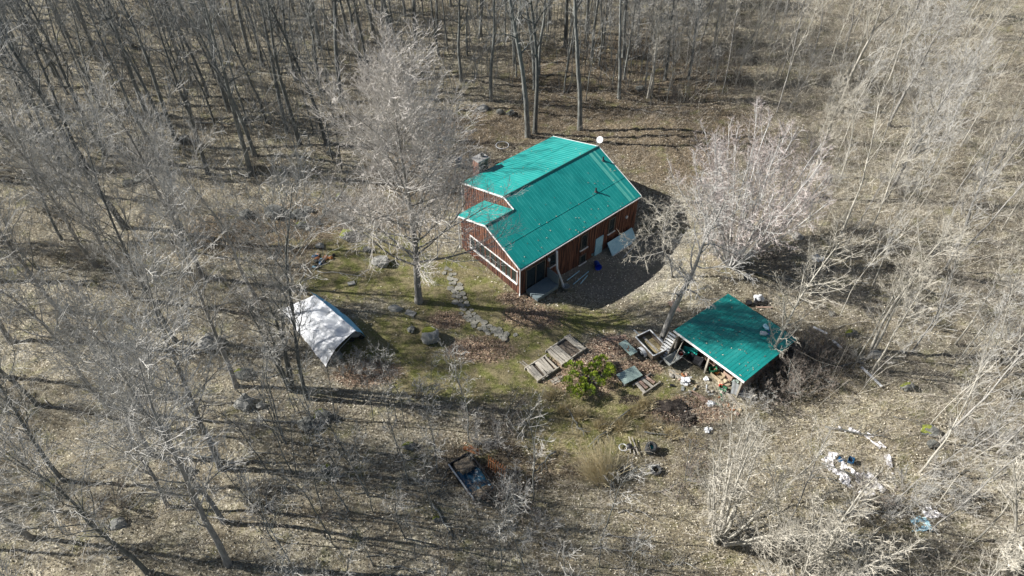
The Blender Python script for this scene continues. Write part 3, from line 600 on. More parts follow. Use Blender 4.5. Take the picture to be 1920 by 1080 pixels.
bag('white round bag in the grass below the dark soil heap', at(1325,808), (.24,.22,.2), M['wht'], 11)
bag('smaller white bag touching the round white bag', at(1333,806), (.15,.14,.14), M['wht'], 12)
bag('white scrap in the dark soil heap', at(1247,758), (.15,.1,.08), M['wht'], 13, 'scrap', 'scrap')
bag('white scrap on the right of the dark soil heap', at(1285,771), (.14,.12,.1), M['wht'], 14, 'scrap', 'scrap')
bag('tan bundle at the front right of the shed junk', at(1357,718), (.45,.3,.2), M['tan'], 15)
bag('greenish bag near the right front post of the shed', at(1380,716), (.4,.3,.22), M['sage'], 16)
plank_stack('long grey boards leading from the shed toward the lower right', at(1371,745), pang((1350,722),(1385,765)), 3, 2.6, .12, M['plank'], spread=.04)
plank_stack('narrow boards under the white sheet in front of the shed', at(1273,708), pang((1262,700),(1290,722)), 3, 1.7, .12, M['plank'], spread=.06)
plank_stack('thin pale boards beside the white block-like bag', at(1312,745), pang((1295,735),(1325,755)), 4, 1.5, .1, M['pink'])
plank_stack('reddish sticks scattered left of the trailer', at(1150,636), pang((1130,640),(1170,634)), 5, 2.0, .1, M['pink'], spread=.1)
plank_stack('boards leaning at the back left corner of the shed', at(1268,578), pang((1250,560),(1285,590)), 4, 1.6, .14, M['pink'], spread=.05)
rz_ = random.Random(4)
for k in range(34):
    u = rz_.uniform(1255,1400); v = 690+(u-1255)*.42+rz_.uniform(0,38); p = at(u, v); m_ = M[rz_.choice(['plank','plank','pink','rust','black','grey','wht','tan','green','conc'])]
    b = MB(); t = k%3
    if t == 0: b.box((0,0,.04),(rz_.uniform(.3,.9),rz_.uniform(.06,.14),.03))
    elif t == 1: b.lump((0,0,.06),(rz_.uniform(.08,.2),rz_.uniform(.07,.15),.1),200+k,2,.5,1.6,.5)
    else: b.box((0,0,.07),(rz_.uniform(.15,.35),rz_.uniform(.1,.25),.1)); b.box((.05,.03,.135),(.1,.08,.03))
    o = b.build('scrap_piece', m_); o.location = p; o.rotation_euler[2] = rz_.uniform(0,3); tag(o, 'small scrap of wood, metal or plastic strewn on the leaves in front of the shed', 'scrap', 'scraps strewn before the shed')
# triangular corrugated sheet
P_ = at(1390,736); a = pang((1372,740),(1402,748)); b = MB()
for k in range(10):
    x0 = -.6+k*.12; b.add([(x0,-.4+max(0,k-5)*.02,.22+.02*(k%2)),(x0+.12,-.4+max(0,k-4)*.02,.22+.02*((k+1)%2)),(x0+.12,.5-.07*(k+1),.3+.02*((k+1)%2)),(x0,.5-.07*k,.3+.02*(k%2)),
        (x0,-.4,.2),(x0+.12,-.4,.2),(x0+.12,.5-.07*(k+1),.28),(x0,.5-.07*k,.28)], [(0,1,2,3),(7,6,5,4),(0,4,5,1),(2,6,7,3)])
o = b.build('corrugated_sheet', M['metal']); o.location = P_; o.rotation_euler[2] = a; o.scale = (1.15,1.2,1); tag(o, 'grey three-cornered corrugated sheet at the right front of the shed', 'sheet')
# metal-topped table
c, a, lx, ly = rect_from([(1160,645),(1183,668),(1195,659),(1172,638)], .55)
o = thing('low_table', 'low table with a pale grey-green top left of the trailer', 'table', (c[0],c[1],gz(c[0],c[1])), a)
MB().box((0,0,.57),(lx,ly,.05)).build('table_top', M['sage'], o); [MB().box((x*(lx/2-.08),y*(ly/2-.08),.27),(.06,.06,.56)).build('leg', M['plank_d'], o) for x in (-1,1) for y in (-1,1)]
MB().tube([(-.1,.1,.61),(.1,-.02,.61),(.05,-.15,.61),(.3,-.2,.61)], .025, 6).build('wire', M['rust'], o)
c, a, lx, ly = rect_from([(1153,701),(1169,718),(1207,707),(1191,688)], .4)
o = thing('glass_panel', 'flat sage green glass panel propped on blocks beside the juniper', 'panel', (c[0],c[1],gz(c[0],c[1])), a)
MB().box((0,0,.42),(lx,ly,.03)).build('sheet', M['sage'], o); [MB().box((x*(lx/2-.2),y*(ly/2-.2),.2),(.25,.2,.4)).build('block', M['conc'], o) for x in (-1,1) for y in (-1,1)]
P_ = at(1210,723); a = pang((1195,735),(1228,712)); o = thing('wood_pallet', 'broken wooden pallet at the right end of the green glass panel', 'pallet', P_, a)
for k in range(4): MB().box((-.5+k*.32,.0+.1*(k%2),.2),(.22,1.0-.2*(k%2),.03),.1*(k-1.5)).build('slat', M['pink'] if k%2 else M['plank'], o)
for y in (-.45,.45): MB().box((0.1,y,.1),(1.7,.08,.16)).build('bearer', M['plank'], o)
# garden beds
def bed(label, px, cover, seed):
    c, a, lx, ly = rect_from(px, .15); o = thing('garden_bed', label, 'garden bed', (c[0],c[1],gz(c[0],c[1])), a); r = random.Random(seed)
    for cx, cy, dx, dy in ((0,ly/2,lx+.3,.07),(0,-ly/2,lx+.3,.07),(lx/2,0,.07,ly-.08),(-lx/2,0,.07,ly-.08)): MB().box((cx,cy,.13),(dx,dy,.26)).build('side_board', M['plank'], o)
    MB().box((0,0,.06),(lx-.1,ly-.1,.1)).build('soil', M['plank_d'] if cover else M['soil'], o)
    n = int(lx/.2)
    for k in range(n):
        xx = -lx/2+.15+k*(lx-.3)/(n-1)
        if cover[min(len(cover)-1, int(k/n*len(cover)))] == '1': MB().box((xx, r.uniform(-.06,.06), .2+r.uniform(0,.07)), (.17, ly*r.uniform(.85,1.15), .03), r.gauss(0,.05)).build('plank', M['plank'], o)
    return o
bed('nearer garden bed frame with loose boards, beside the red leaves', [(987,690),(1021,668),(1045,692),(1010,713)], '1011110', 3)
bed('garden bed frame partly covered with broad grey planks', [(1025,657),(1068,631),(1096,655),(1056,683)], '111000011'[:9], 4)
plank_stack('thin board lying across the corner of the nearer garden bed', at(997,695), pang((980,680),(1018,712)), 2, 2.3, .1, M['plank'], spread=.03)
P_ = at(1045,712); plank_stack('short grey slab board at the left foot of the juniper', P_, pang((1035,718),(1062,705)), 3, 1.1, .18, M['plank'], spread=.04)

# tyres and scrap
def tyre(label, P_, tilt, tz, Ro=.26, r=.11, hub=None, stack=1):
    o = thing('tyre', label, 'tyre', P_, 0); 
    for k in range(stack): MB().torus((0.02*k,0,r*1.1+k*r*2.2+abs(math.sin(tilt))*Ro), Ro, r, 24, 10, tilt, tz).build('casing', M['rubber'], o, True)
    if hub: MB().lathe([(0,.05),(Ro*.8,.05),(Ro*.85,.2),(Ro*.8,.22),(0,.1)], 16, (0,0,.2)).build('hub', hub, o)
    return o
tyre('black tyre lying flat, lowest of the tyres in the rough grass', at(1230,884), R(8), 0)
tyre('tyre with a green wheel inside, above the flat black tyre', at(1219,846), R(18), R(20), .25, .12, M['teal'], 2)
tyre('dark tyre tilted up behind the shed, below the fallen log', at(1400,523), R(50), R(10), .22, .09)
P_ = at(1142,882); o = thing('black_drum', 'black drum lying on its side right of the dry grass tuft', 'drum', P_, R(-10)); b = MB(); b.lathe([(0,-.4),(.2,-.4),(.22,-.36),(.2,0),(.22,.36),(.2,.4),(0,.4)], 18); q_ = b.build('body', M['black'], o, True); q_.rotation_euler = (0,R(90),0); q_.location = (.5,0,.22)
MB().lump((0,0,.3),(.25,.25,.25),4,2,.2).build('end_cap', M['metal'], o, True)
P_ = at(1184,842); o = thing('bar_scrap', 'scrap of pale bars and a ring around a black hub in the rough grass', 'scrap', P_, R(5))
for k, (x0, y0, x1, y1) in enumerate(((.1,-.5,-.05,.75),(.3,-.55,.15,.7),(-.5,-.25,.2,.0),(-.2,-.45,-.1,.2))): MB().beam((x0,y0,.12+.05*k),(x1,y1,.25),.06,.05).build('bar', M['plank'], o)
MB().torus((-.55,.05,.2),.24,.03,20,6).build('ring', M['wht'], o); MB().lathe([(0,.1),(.18,.1),(.2,.3),(.1,.4),(0,.4)],14,(-.15,.05,0)).build('hub', M['black'], o)

# sunken trailer with blue tarp and rusty gate
c, a, lx, ly = rect_from([(840,868),(893,940),(928,912),(882,850)], .55)
o = thing('tarp_lined_box', 'dark open box holding a blue tarp heaped with leaves, among shrubs', 'box', (c[0],c[1],gz(c[0],c[1])), a)
for cx, cy, dx, dy in ((0,ly/2,lx,.07),(0,-ly/2,lx,.07),(lx/2,0,.07,ly-.08),(-lx/2,0,.07,ly-.08)): MB().box((cx,cy,.3),(dx,dy,.62)).build('side_panel', M['black'], o)
MB().sheet(lambda u, v: ((u-.5)*(lx-.1), (v-.5)*(ly-.1), .36+.16*mn.noise(Vector((u*5,v*4,2)))+.10*abs(mn.noise(Vector((u*11,v*9,5))))-.12*math.sin(math.pi*u)*math.sin(math.pi*v)), 34, 24, .02).build('tarp', M['bluetarp'], o, True)
MB().lump((-lx*.33,-.02,.42),(lx*.2,ly*.46,.13),3,3,.7,2.).build('leaf_heap', M['litter'], o, True); MB().lump((lx*.42,-.05,.4),(lx*.10,ly*.44,.12),5,3,.7,2.).build('leaf_heap', M['litter'], o, True)
MB().beam((-lx/2,-ly/2-.05,.6),(lx/2,-ly/2-.05,.6),.08,.08).build('edge_rail', M['metal'], o)
pa, pb = at(916,878), at(946,899); L_ = math.hypot(pb[0]-pa[0], pb[1]-pa[1]); o = thing('rusty_gate', 'rusty upright barred rack standing beside the blue tarp box', 'gate', pa, math.atan2(pb[1]-pa[1], pb[0]-pa[0]))
for k in range(8): MB().beam((L_*k/7,0,0),(L_*k/7,.08,1.35-.03*(k%3)),.07,.04).build('bar', M['rust'], o)
for z in (.3,1.0): MB().beam((0,.05,z),(L_,.05,z),.04,.06).build('rail', M['rust'], o)
plank_stack('orange-brown boards behind the blue tarp box', at(884,842), R(-20), 3, 1.2, .16, M['rust'], spread=.1)

# ------------------------------------------------------------ crumpled pool liner, tarps
def crumple(name, label, cat, fn, nu, nv, m, amp=.16, holes=None, fr=4.):
    b = MB(); V = {}
    for i in range(nu+1):
        for j in range(nv+1):
            x, y = fn(i/nu, j/nv); z = gz(x, y)+.04+amp*abs(mn.noise(Vector((x*fr,y*fr,3.))))*2
            V[i,j] = (x+.12*mn.noise(Vector((x*5,y*5,9))), y+.12*mn.noise(Vector((x*5,y*5,19))), z)
    keys = list(V); ix = {k:i for i,k in enumerate(keys)}; F = []
    for i in range(nu):
        for j in range(nv):
            x, y, _ = V[i,j]
            if holes and mn.noise(Vector((x*1.7,y*1.7,7))) + .35*mn.noise(Vector((x*5,y*5,1))) > holes: continue
            F.append((ix[i,j],ix[i+1,j],ix[i+1,j+1],ix[i,j+1]))
    b.add([V[k] for k in keys], F); o = b.build(name, m)
    sd_ = o.modifiers.new('s','SOLIDIFY'); sd_.thickness = .02; return tag(o, label, cat)
pc = at(1605,862); rr0 = 2.05
def arc(a0_, a1_, r0_, r1_, sx=1.0, sy=1.1): return lambda u, v: (pc[0]+sx*(r0_+(r1_-r0_)*v)*math.cos(a0_+(a1_-a0_)*u), pc[1]+sy*(r0_+(r1_-r0_)*v)*math.sin(a0_+(a1_-a0_)*u))
crumple('pool_liner', 'crumpled white liner heaped on the near side of the old pool ring', 'liner', arc(R(165),R(300),.9,2.15), 60, 20, M['liner'], .17, .12, 3.)
crumple('pool_liner', 'thin torn white liner strip curving along the far side of the old pool ring', 'liner', arc(R(100),R(-25),1.75,2.15), 70, 6, M['liner'], .08, .10, 3.)
bin_('dark blue-grey tub inside the old pool ring', at(1593,866), R(60), (.4,.3,.3), M['dblue'])
bag('small dark bundle left of the tub inside the old pool ring', at(1576,864), (.22,.2,.15), M['dblue'], 21)
P_ = at(1722,983); crumple('blue_tarp', 'torn light blue tarp on the ground at the lower right', 'tarp', lambda u, v: (P_[0]+(u-.5)*1.1, P_[1]+(v-.5)*.9), 20, 16, M['ltblue'], .15, .2)
P2 = at(1750,962); crumple('pale_tarp', 'pale grey plastic beside the torn light blue tarp', 'tarp', lambda u, v: (P2[0]+(u-.5)*1.3, P2[1]+(v-.5)*.7), 20, 12, M['liner'], .12, .1)
P3 = at(1533,486); crumple('plastic_sheet', 'bluish white plastic sheet among thin trees above the fallen log', 'sheet', lambda u, v: (P3[0]+(u-.5)*.9, P3[1]+(v-.5)*.9), 14, 14, M['wht'], .15, .25)
P4 = at(1420,565); o = thing('scrap_heap', 'heap of whitish scrap behind the right side of the shed', 'scrap heap', P4); MB().lump((.1,.1,.25),(.4,.3,.3),31,3,.5).build('sheet', M['wht'], o); MB().lathe([(0,0),(.25,0),(.25,.5),(.2,.5),(.2,.1),(0,.1)],14,(-.1,-.25,0)).build('drum', M['black'], o); MB().lathe([(0,0),(.22,0),(.24,.25),(0,.27)],14,(-.75,-.3,0)).build('tub', M['black'], o); MB().beam((-.3,-.7,.1),(.9,-.75,.15),.1,.04).build('board', M['pink'], o)
for (u0,v0,u1,v1,wd,lb) in ((1614,690,1652,727,.16,'long white board lying in the thicket right of the shed'), (1560,640,1576,655,.2,'short white board in the brush right of the shed'), (1524,615,1550,628,.16,'faded white board in the brush nearest the shed')):
    p_, q_ = at(u0,v0), at(u1,v1); o = MB().beam((p_[0],p_[1],p_[2]+.12),(q_[0],q_[1],q_[2]+.14),wd,.05).build('white_board', M['wht']); tag(o, lb, 'board')

# ------------------------------------------------------------ rocks and stones
def rock(label, u, v, rad, seed, moss=False, m='stone', name='boulder', cat='rock', group=None):
    p = at(u, v); o = MB().lump((0,0,rad[2]*.35), rad, seed, 3, .28, 1.3, .75, .72).build(name, M[m], None, False)
    o.location = p; tag(o, label, cat, group)
    if moss: MB().lump((-.1*rad[0],.12*rad[1],rad[2]*.52), (rad[0]*.88,rad[1]*.8,rad[2]*.78), seed, 3, .28, 1.3, .75, .72).build('moss', M['moss'], o, True)
    return o
rock('big pale boulder capped with yellow moss in the lawn', 808, 636, (.75,.7,.75), 3, True, 'stone_pale')
rock('flat whitish rock in the lawn near the big maple', 742, 580, (.55,.35,.3), 8, False, 'stone_pale')
rock('small dark rock left of the mossy boulder', 771, 620, (.33,.35,.3), 10)
for lb, u, v, s_ in (('pale flat slab in the lawn above the mossy boulder', 770, 588, (.45,.35)), ('pale flat slab near the top of the tarp shelter', 659, 532, (.32,.28))):
    o = MB().box((0,0,.05),(s_[0]*2*.85,s_[1]*1.4,.08)).build('stone_slab', M['stone_pale'], bevel=.02); o.location = at(u,v); o.rotation_euler[2] = R(-25 if u > 700 else 20); tag(o, lb, 'slab')
rk = [(395,645,1.0,'large pale boulder at a trunk left of the tarp shelter',False),(462,405,.8,'dark rounded boulder at the left end of the stone row in the wood',False),(517,403,1.15,'longest dark boulder of the stone row in the wood',False),(560,405,.8,'angular boulder third from the left in the wood stone row',False),(577,394,.5,'small boulder behind the angular boulder in the stone row',False),(640,372,.6,'mossy boulder at the foot of the wood above the stone row',True),(612,398,.6,'dark boulder right of the angular boulder',False),(645,412,.8,'dark boulder at the right end of the wood stone row',False),(578,430,.35,'small pale stone below the stone row',False),(597,420,.35,'small pale stone right below the dark boulder',False),(600,462,.45,'pale stone above the colourful debris heap',False),(568,425,.6,'mossy low stone below the angular boulder',True),(655,445,1.0,'low green mossy hump at the lawn edge',True),(715,495,.9,'pale low outcrop left of the big maple trunk',False),(690,470,.5,'grey stone left of the outcrop by the big maple',False),(458,705,.7,'mossy stone below the tarp shelter left side',True),(460,758,.85,'pale grey boulder among thin stems lower left of the shelter',False),(490,762,.4,'small dark stone right of the pale grey boulder',False),(578,796,.8,'hollow-looking dark boulder below the tarp shelter',False),(606,784,.75,'moss-edged boulder right of the hollow-looking boulder',True),(768,838,.5,'mossy stone left of the blue tarp box',True),(612,882,.45,'bright yellow mossy stone in the lower wood',True),(820,975,.3,'small yellow mossy stone below the blue tarp box',True),(905,205,.8,'pale boulder in the wood behind the chimney',False),(938,212,.5,'middle stone of the three behind the chimney',False),(957,214,.6,'right mossy stone of the three behind the chimney',True),(1495,445,.6,'squarish pale rock right of the multi-stem clump',False),(1480,438,.35,'small rock left of the squarish pale rock',False),(1594,628,.6,'moss-sided rock in the thicket right of the shed',True),(1640,668,.6,'dark rock at the foot of the twin pale trunks',False),(1745,812,.7,'dark mossy rock in the right thicket',True),(1700,728,.6,'dark rock at the right thicket edge',True),(1748,835,.5,'round dark rock just below the dark mossy rock',False),(1490,655,.5,'stone hidden in the brush right of the shed',False),(1200,168,.7,'grey boulder in the dark wood behind the satellite dish',False),(350,885,.4,'small pale stone under the lower left trees',False),(225,985,.6,'pale stone between leaning lower left trunks',True),(1560,590,.35,'small stone above the white board in the brush',False),(345,262,.7,'dark boulder between upper left trunks',False),(460,228,.9,'dark boulder at the end of a long shadow in the upper left wood',False),(240,345,.7,'mossy boulder under the upper left trees',True),(265,338,.7,'dark boulder beside the mossy one in the upper left wood',False),(620,290,.5,'dark stone left of the big maple crown',False),(690,118,.8,'dark boulder at a trunk in the top wood',False)]
for k, (u, v, s_, lb, ms) in enumerate(rk):
    q = random.Random(k*7+1); rock(lb, u, v, (s_*q.uniform(.75,1.), s_*q.uniform(.6,.8), s_*q.uniform(.5,.7)), 40+k, ms, 'stone_pale' if 'pale' in lb else 'stone')
P_ = at(604,492); o = thing('debris_heap', 'heap of orange, blue and dark debris at the wood edge above the tarp shelter', 'debris heap', P_)
for k in range(14):
    q = random.Random(k); MB().lump((q.uniform(-.9,.9),q.uniform(-.8,.8),.12),(q.uniform(.12,.3),q.uniform(.1,.25),q.uniform(.08,.2)),60+k,2,.5).build('piece', M[['orange','dblue','black','stone','ltblue','rust','grey','black'][k%8]], o)
# soil heaps
for k, (u, v, s_, lb) in enumerate(((1258,765,(1.0,.6,.22),'larger dark soil heap in the rough grass below the shed'), (1290,783,(.55,.4,.2),'smaller dark soil heap right of the larger one'))):
    o = MB().lump((0,0,.02), s_, 90+k, 4, .6, 2.2).build('soil_heap', M['soil'], None, True); o.location = at(u,v); tag(o, lb, 'soil heap')
# flagstone path
cl = [(838,505),(850,528),(860,550),(866,570),(878,588),(890,604),(912,617),(935,627),(962,634)]
rs = random.Random(12); stones = []
for i in range(len(cl)-1):
    for k in range(5):
        t_ = k/5; u = cl[i][0]+(cl[i+1][0]-cl[i][0])*t_; v = cl[i][1]+(cl[i+1][1]-cl[i][1])*t_; stones.append(at(u, v))
for i, p in enumerate(stones):
    n_ = 2 if i%2 else 1
    for q in range(n_):
        r_ = rs.uniform(.17,.3); poly = []; m_ = rs.choice([5,6,6,7])
        for k in range(m_): a_ = 2*math.pi*(k+rs.uniform(-.25,.25))/m_; poly.append((r_*rs.uniform(.8,1.15)*math.cos(a_), r_*rs.uniform(.75,1.)*math.sin(a_)))
        off = (rs.uniform(-.15,.15)+(q-.5)*(.55 if n_ == 2 else 0), rs.uniform(-.1,.1)+(q-.5)*(.35 if n_ == 2 else 0))
        o = MB().prism(poly, -.03, .045).build('flagstone', M['flag']); x, y = p[0]+off[0], p[1]+off[1]; o.location = (x, y, gz(x,y)+.015+.002*(i%5)); o.rotation_euler = (rs.gauss(0,.02), rs.gauss(0,.02), rs.uniform(0,6))
        tag(o, 'flat irregular flagstone of the curving path across the lawn', 'flagstone', 'flagstones of the curving lawn path')

# ------------------------------------------------------------ trees
def norm(a): return a/np.maximum(np.linalg.norm(a, axis=-1, keepdims=True), 1e-9)
def grow(rg, P, D, Ln, r0, r1, n, wander, trop):
    N = len(P); pts = np.zeros((N, n+1, 3)); pts[:,0] = P; d = norm(D); st = (Ln/n)[:,None]
    for s in range(n):
        d = norm(d + rg.normal(0, wander, (N,3)) + np.array([0,0,trop])*(1 if np.isscalar(trop) else 1)); pts[:,s+1] = pts[:,s]+d*st
    f = np.linspace(0,1,n+1)[None]; rad = r0[:,None]*(1-f)+r1[:,None]*f
    return pts, rad
def spawn(rg, pts, rad, Ln, k, f0, f1, ang, angs, lfun, rr, rmin, af=.45):
    N, n1, _ = pts.shape; n = n1-1
    j = np.arange(k)[None]; f = f0+(f1-f0)*(j+rg.random((N,k)))/k; x = np.clip(f*n, 0, n-1e-4); i = x.astype(int); t = (x-i)[...,None]
    a = np.arange(N)[:,None]; p = pts[a,i]*(1-t)+pts[a,i+1]*t; tan = norm(pts[a,i+1]-pts[a,i]); r = rad[a,i]*(1-t[...,0])+rad[a,i+1]*t[...,0]
    ref = np.where(np.abs(tan[...,2:3]) > .9, np.array([1.,0,0]), np.array([0,0,1.])); u = norm(np.cross(tan, ref)); v = np.cross(tan, u)
    az = (j*2.4+rg.random((N,1))*6.28+rg.normal(0,.5,(N,k)))[...,None]; an = (rg.normal(ang, angs, (N,k))*(1.25-af*f))[...,None]
    d = tan*np.cos(an)+(u*np.cos(az)+v*np.sin(az))*np.sin(an)
    L2 = lfun(f)*Ln[:,None]*rg.uniform(.7,1.25,(N,k))
    return p.reshape(-1,3), d.reshape(-1,3), L2.reshape(-1), np.maximum(r*rr, rmin).reshape(-1)
def tubes(pts, rad, s):
    N, n1, _ = pts.shape; d = norm(np.gradient(pts, axis=1)); m = norm(pts[:,-1]-pts[:,0])[:,None]
    ref = np.where(np.abs(m[...,2:3]) > .8, np.array([1.,0,0]), np.array([0,0,1.])); u = norm(np.cross(d, ref)); v = np.cross(d, u)
    a = np.arange(s)*2*math.pi/s; ring = pts[:,:,None]+rad[:,:,None,None]*(u[:,:,None]*np.cos(a)[None,None,:,None]+v[:,:,None]*np.sin(a)[None,None,:,None])
    I = np.arange(N*n1*s).reshape(N,n1,s); J = np.roll(I, -1, axis=2)
    F = np.stack([I[:,:-1], J[:,:-1], J[:,1:], I[:,1:]], -1).reshape(-1,4)
    return ring.reshape(-1,3), F
def merge(parts):
    V, F, MI, b = [], [], [], 0
    for (v, f), m in parts: V.append(v); F.append(f+b); MI.append(np.full(len(f), m)); b += len(v)
    return np.concatenate(V), np.concatenate(F), np.concatenate(MI)
def tree_mesh(seed, H_=18, r=.22, clear=.45, top=.96, nl=16, ll=.3, la=.9, ls=.2, lt=.08, nb=7, bl=.45, nt_=7, tl=.4, nf=3, fl=.5, wander=.035, stems=1, spread=0., lr=.5, af=.45, lean=(0,0), prof=None, bark='bark_dark', twig='twig_dark', tip=None, rmin=.007, lw=.12, bt=.05, twist=.14, sides=8):
    rg = np.random.default_rng(seed); P = np.zeros((stems,3)); D = np.tile([lean[0],lean[1],1.], (stems,1))
    hs = np.full(stems, float(H_))
    if stems > 1:
        az = np.arange(stems)*2.4+rg.random(stems); rr_ = np.sqrt((np.arange(stems)+.5)/stems); P[:,0] = .07*stems**.5*rr_*np.cos(az)*1.2; P[:,1] = .07*stems**.5*rr_*np.sin(az)*1.2
        D[:,0] += spread*rr_*np.cos(az); D[:,1] += spread*rr_*np.sin(az); hs *= rg.uniform(.65,1.05,stems)*(1-.25*rr_)
    P[:,2] = -.25
    n0 = 16; p0, r0 = grow(rg, P, D, hs, np.full(stems, r)*rg.uniform(.75,1.1,stems), np.full(stems, .02), n0, wander, .012); r0[:,0] *= 1.3
    prof = prof or (lambda f: .35+.65*np.sin(math.pi*np.clip((f-clear)/(1.02-clear),0,1))**.7)
    a = spawn(rg, p0, r0, hs, nl, clear, top, la, ls, lambda f: prof(f)*ll, lr, rmin*2, af)
    p1, r1 = grow(rg, *a[:3], a[3], np.full(len(a[2]), rmin*1.2), 7, lw, lt)
    b = spawn(rg, p1, r1, a[2], nb, .18, .98, .75, .22, lambda f: bl*(1.15-.6*f), .55, rmin*1.3); p2, r2 = grow(rg, *b[:3], b[3], np.full(len(b[2]), rmin), 5, twist, bt)
    parts = [(tubes(p2, r2, 3), 0)]
    c = spawn(rg, p2, r2, b[2], nt_, .12, 1., .65, .25, lambda f: tl*(1.1-.5*f), .6, rmin); p3, r3 = grow(rg, *c[:3], c[3], np.full(len(c[2]), rmin*.7), 3, twist, bt); parts.append((tubes(p3, r3, 3), 1 if tip else 0))
    if nf:
        d = spawn(rg, p3, r3, c[2], nf, .2, 1., .6, .25, lambda f: fl*np.ones_like(f), .7, rmin*.75); p4, r4 = grow(rg, *d[:3], d[3], np.full(len(d[2]), rmin*.5), 2, twist, bt); parts.append((tubes(p4, r4, 3), 1 if tip else 0))
    V, F, MI = merge([(tubes(p0, r0, sides), 0), (tubes(p1, r1, 5), 0)])
    tm = mesh_np('trunk', V, F, [M[bark]], True)
    V, F, MI = merge(parts); cm = mesh_np('crown', V, F, [M[twig]]+([M[tip]] if tip else []), False, MI)
    return tm, cm
def put_tree(name, meshes, x, y, rz, s, label, group=None, cat='tree', sz=None):
    o = thing(name, label, cat, (x, y, gz(x,y)), rz, group); o.scale = (s, s, sz or s)
    for nm, me in zip(('trunk','crown'), meshes): c = link(bpy.data.objects.new(nm, me)); c.parent = o
    return o
rt = random.Random(77)
tall = [tree_mesh(100+k, H_=19+k%3, r=.19+.03*(k%3), clear=.30+.07*(k%3), nl=20, ll=.2, la=.75, lt=.1, nb=8, bl=.42, nt_=5, tl=.5, nf=1, bark='bark_dark', twig='twig_dark', rmin=.0075, wander=.035) for k in range(6)]
thin = [tree_mesh(140+k, H_=15+k, r=.085+.015*k, clear=.5, nl=10, ll=.16, la=.65, lt=.1, nb=6, bl=.42, nt_=4, tl=.5, nf=0, bark='bark_dark', twig='twig_dark', rmin=.0075, wander=.045, sides=6) for k in range(4)]
mid = [tree_mesh(200+k, H_=14+k, r=.16, clear=.25, nl=25, ll=.29, la=.7, lt=.1, nb=9, bl=.45, nt_=7, tl=.5, nf=1, bark='bark_grey' if k%2 else 'bark_dark', twig='twig_grey', lr=.4, af=.6, bt=.08, rmin=.0085, wander=.04) for k in range(4)]
sap = [tree_mesh(300+k, H_=9+1.2*(k%4), r=.045+.02*(k%3), clear=.3, nl=13, ll=.2+.02*(k%3), la=.55, lt=.09, nb=5, bl=.45, nt_=4, tl=.5, nf=1, lean=(.04*(k%3-1), .05*(k%2)), bark=('bark_pale','bark_grey','bark_pale','bark_grey')[k%4], twig='twig_pale' if k%3 else 'twig_grey', rmin=.0065, wander=.035+.01*(k%3), sides=6) for k in range(9)]
sapd = [tree_mesh(330+k, H_=8+1.5*k, r=.06, clear=.35, nl=11, ll=.22, la=.65, lt=.08, nb=5, bl=.45, nt_=4, tl=.45, nf=1, bark='bark_dark', twig='twig_grey', rmin=.007, wander=.05, sides=6) for k in range(3)]
shrd = tree_mesh(370, H_=2.8, r=.024, clear=.15, nl=6, ll=.4, la=.6, lt=.05, nb=5, bl=.5, nt_=4, tl=.5, nf=0, stems=12, spread=1., bark='bark_dark', twig='brown_twig', rmin=.0065, wander=.1, sides=4)
shr = [tree_mesh(360+k, H_=2.6, r=.024, clear=.15, nl=6, ll=.4, la=.6, lt=.05, nb=5, bl=.5, nt_=4, tl=.5, nf=0, stems=10, spread=.9, bark='bark_grey', twig='twig_grey', rmin=.006, wander=.08, sides=4) for k in range(3)]

# --- trees one can point to
def tp(name, me, u, v, s, label, rz=0., cat='tree', sz=None, **k): p = at(u, v); return put_tree(name, me, p[0], p[1], rz, s, label, cat=cat, sz=sz, **k)
big = tree_mesh(7, H_=18.4, r=.29, clear=.215, top=.985, nl=58, ll=.42, la=1.02, ls=.16, af=.75, lr=.40, lt=.085, nb=15, bl=.36, nt_=10, tl=.42, nf=3, fl=.5, lean=(.045,0), bark='bark_grey', twig='twig_grey', tip='twig_tan', rmin=.0085, wander=.015, twist=.11, bt=.08,
    prof=lambda f: np.where(f < .32, .95, np.where(f < .6, .92, np.clip(.92-1.1*(f-.6), .42, 1.))))
tp('maple_tree', big, 785, 566, 1.0, 'big round-crowned bare maple standing in the lawn left of the house')
clump = tree_mesh(17, H_=15.5, r=.085, clear=.2, nl=12, ll=.17, la=.5, lt=.1, nb=8, bl=.5, nt_=6, tl=.5, nf=1, stems=36, spread=.72, bark='bark_white', twig='bark_white', tip='twig_red', rmin=.009, wander=.03, sides=6)
tp('silver_maple', clump, 1372, 492, 1.0, 'fan-shaped clump of many pale stems with reddish tips right of the house')
shedtree = tree_mesh(23, H_=13, r=.26, clear=.34, nl=16, ll=.33, la=1.0, lt=.0, nb=9, bl=.45, nt_=7, tl=.42, nf=3, lean=(.03,.06), bark='bark_grey', twig='twig_grey', rmin=.008, wander=.05, lw=.28, twist=.3, bt=-.03)
tp('gnarled_tree', shedtree, 1243, 633, 1.0, 'gnarled bare tree with a thick grey trunk beside the box trailer')
gn2 = tree_mesh(29, H_=8.5, r=.11, clear=.25, nl=16, ll=.4, la=.9, lt=.0, nb=9, bl=.45, nt_=7, tl=.42, nf=3, lean=(-.25,.0), bark='bark_grey', twig='twig_pale', rmin=.0085, wander=.09, lw=.3, twist=.32, bt=-.02)
tp('gnarled_tree', gn2, 1262, 520, 1.0, 'small tangled pale tree leaning over the right end of the house front')
tp('maple_tree', tall[1], 990, 256, 1.15, 'thick dark trunk pressed to a thinner one just behind the house roof', rz=1.)
p = at(1003, 250); put_tree('maple_tree', tall[4], p[0], p[1], 2., 1.05, 'thinner trunk of the close pair just behind the house roof')
tp('maple_tree', tall[2], 1088, 243, 1.2, 'tall dark leaning tree standing alone behind the roof near the satellite dish', rz=3.)
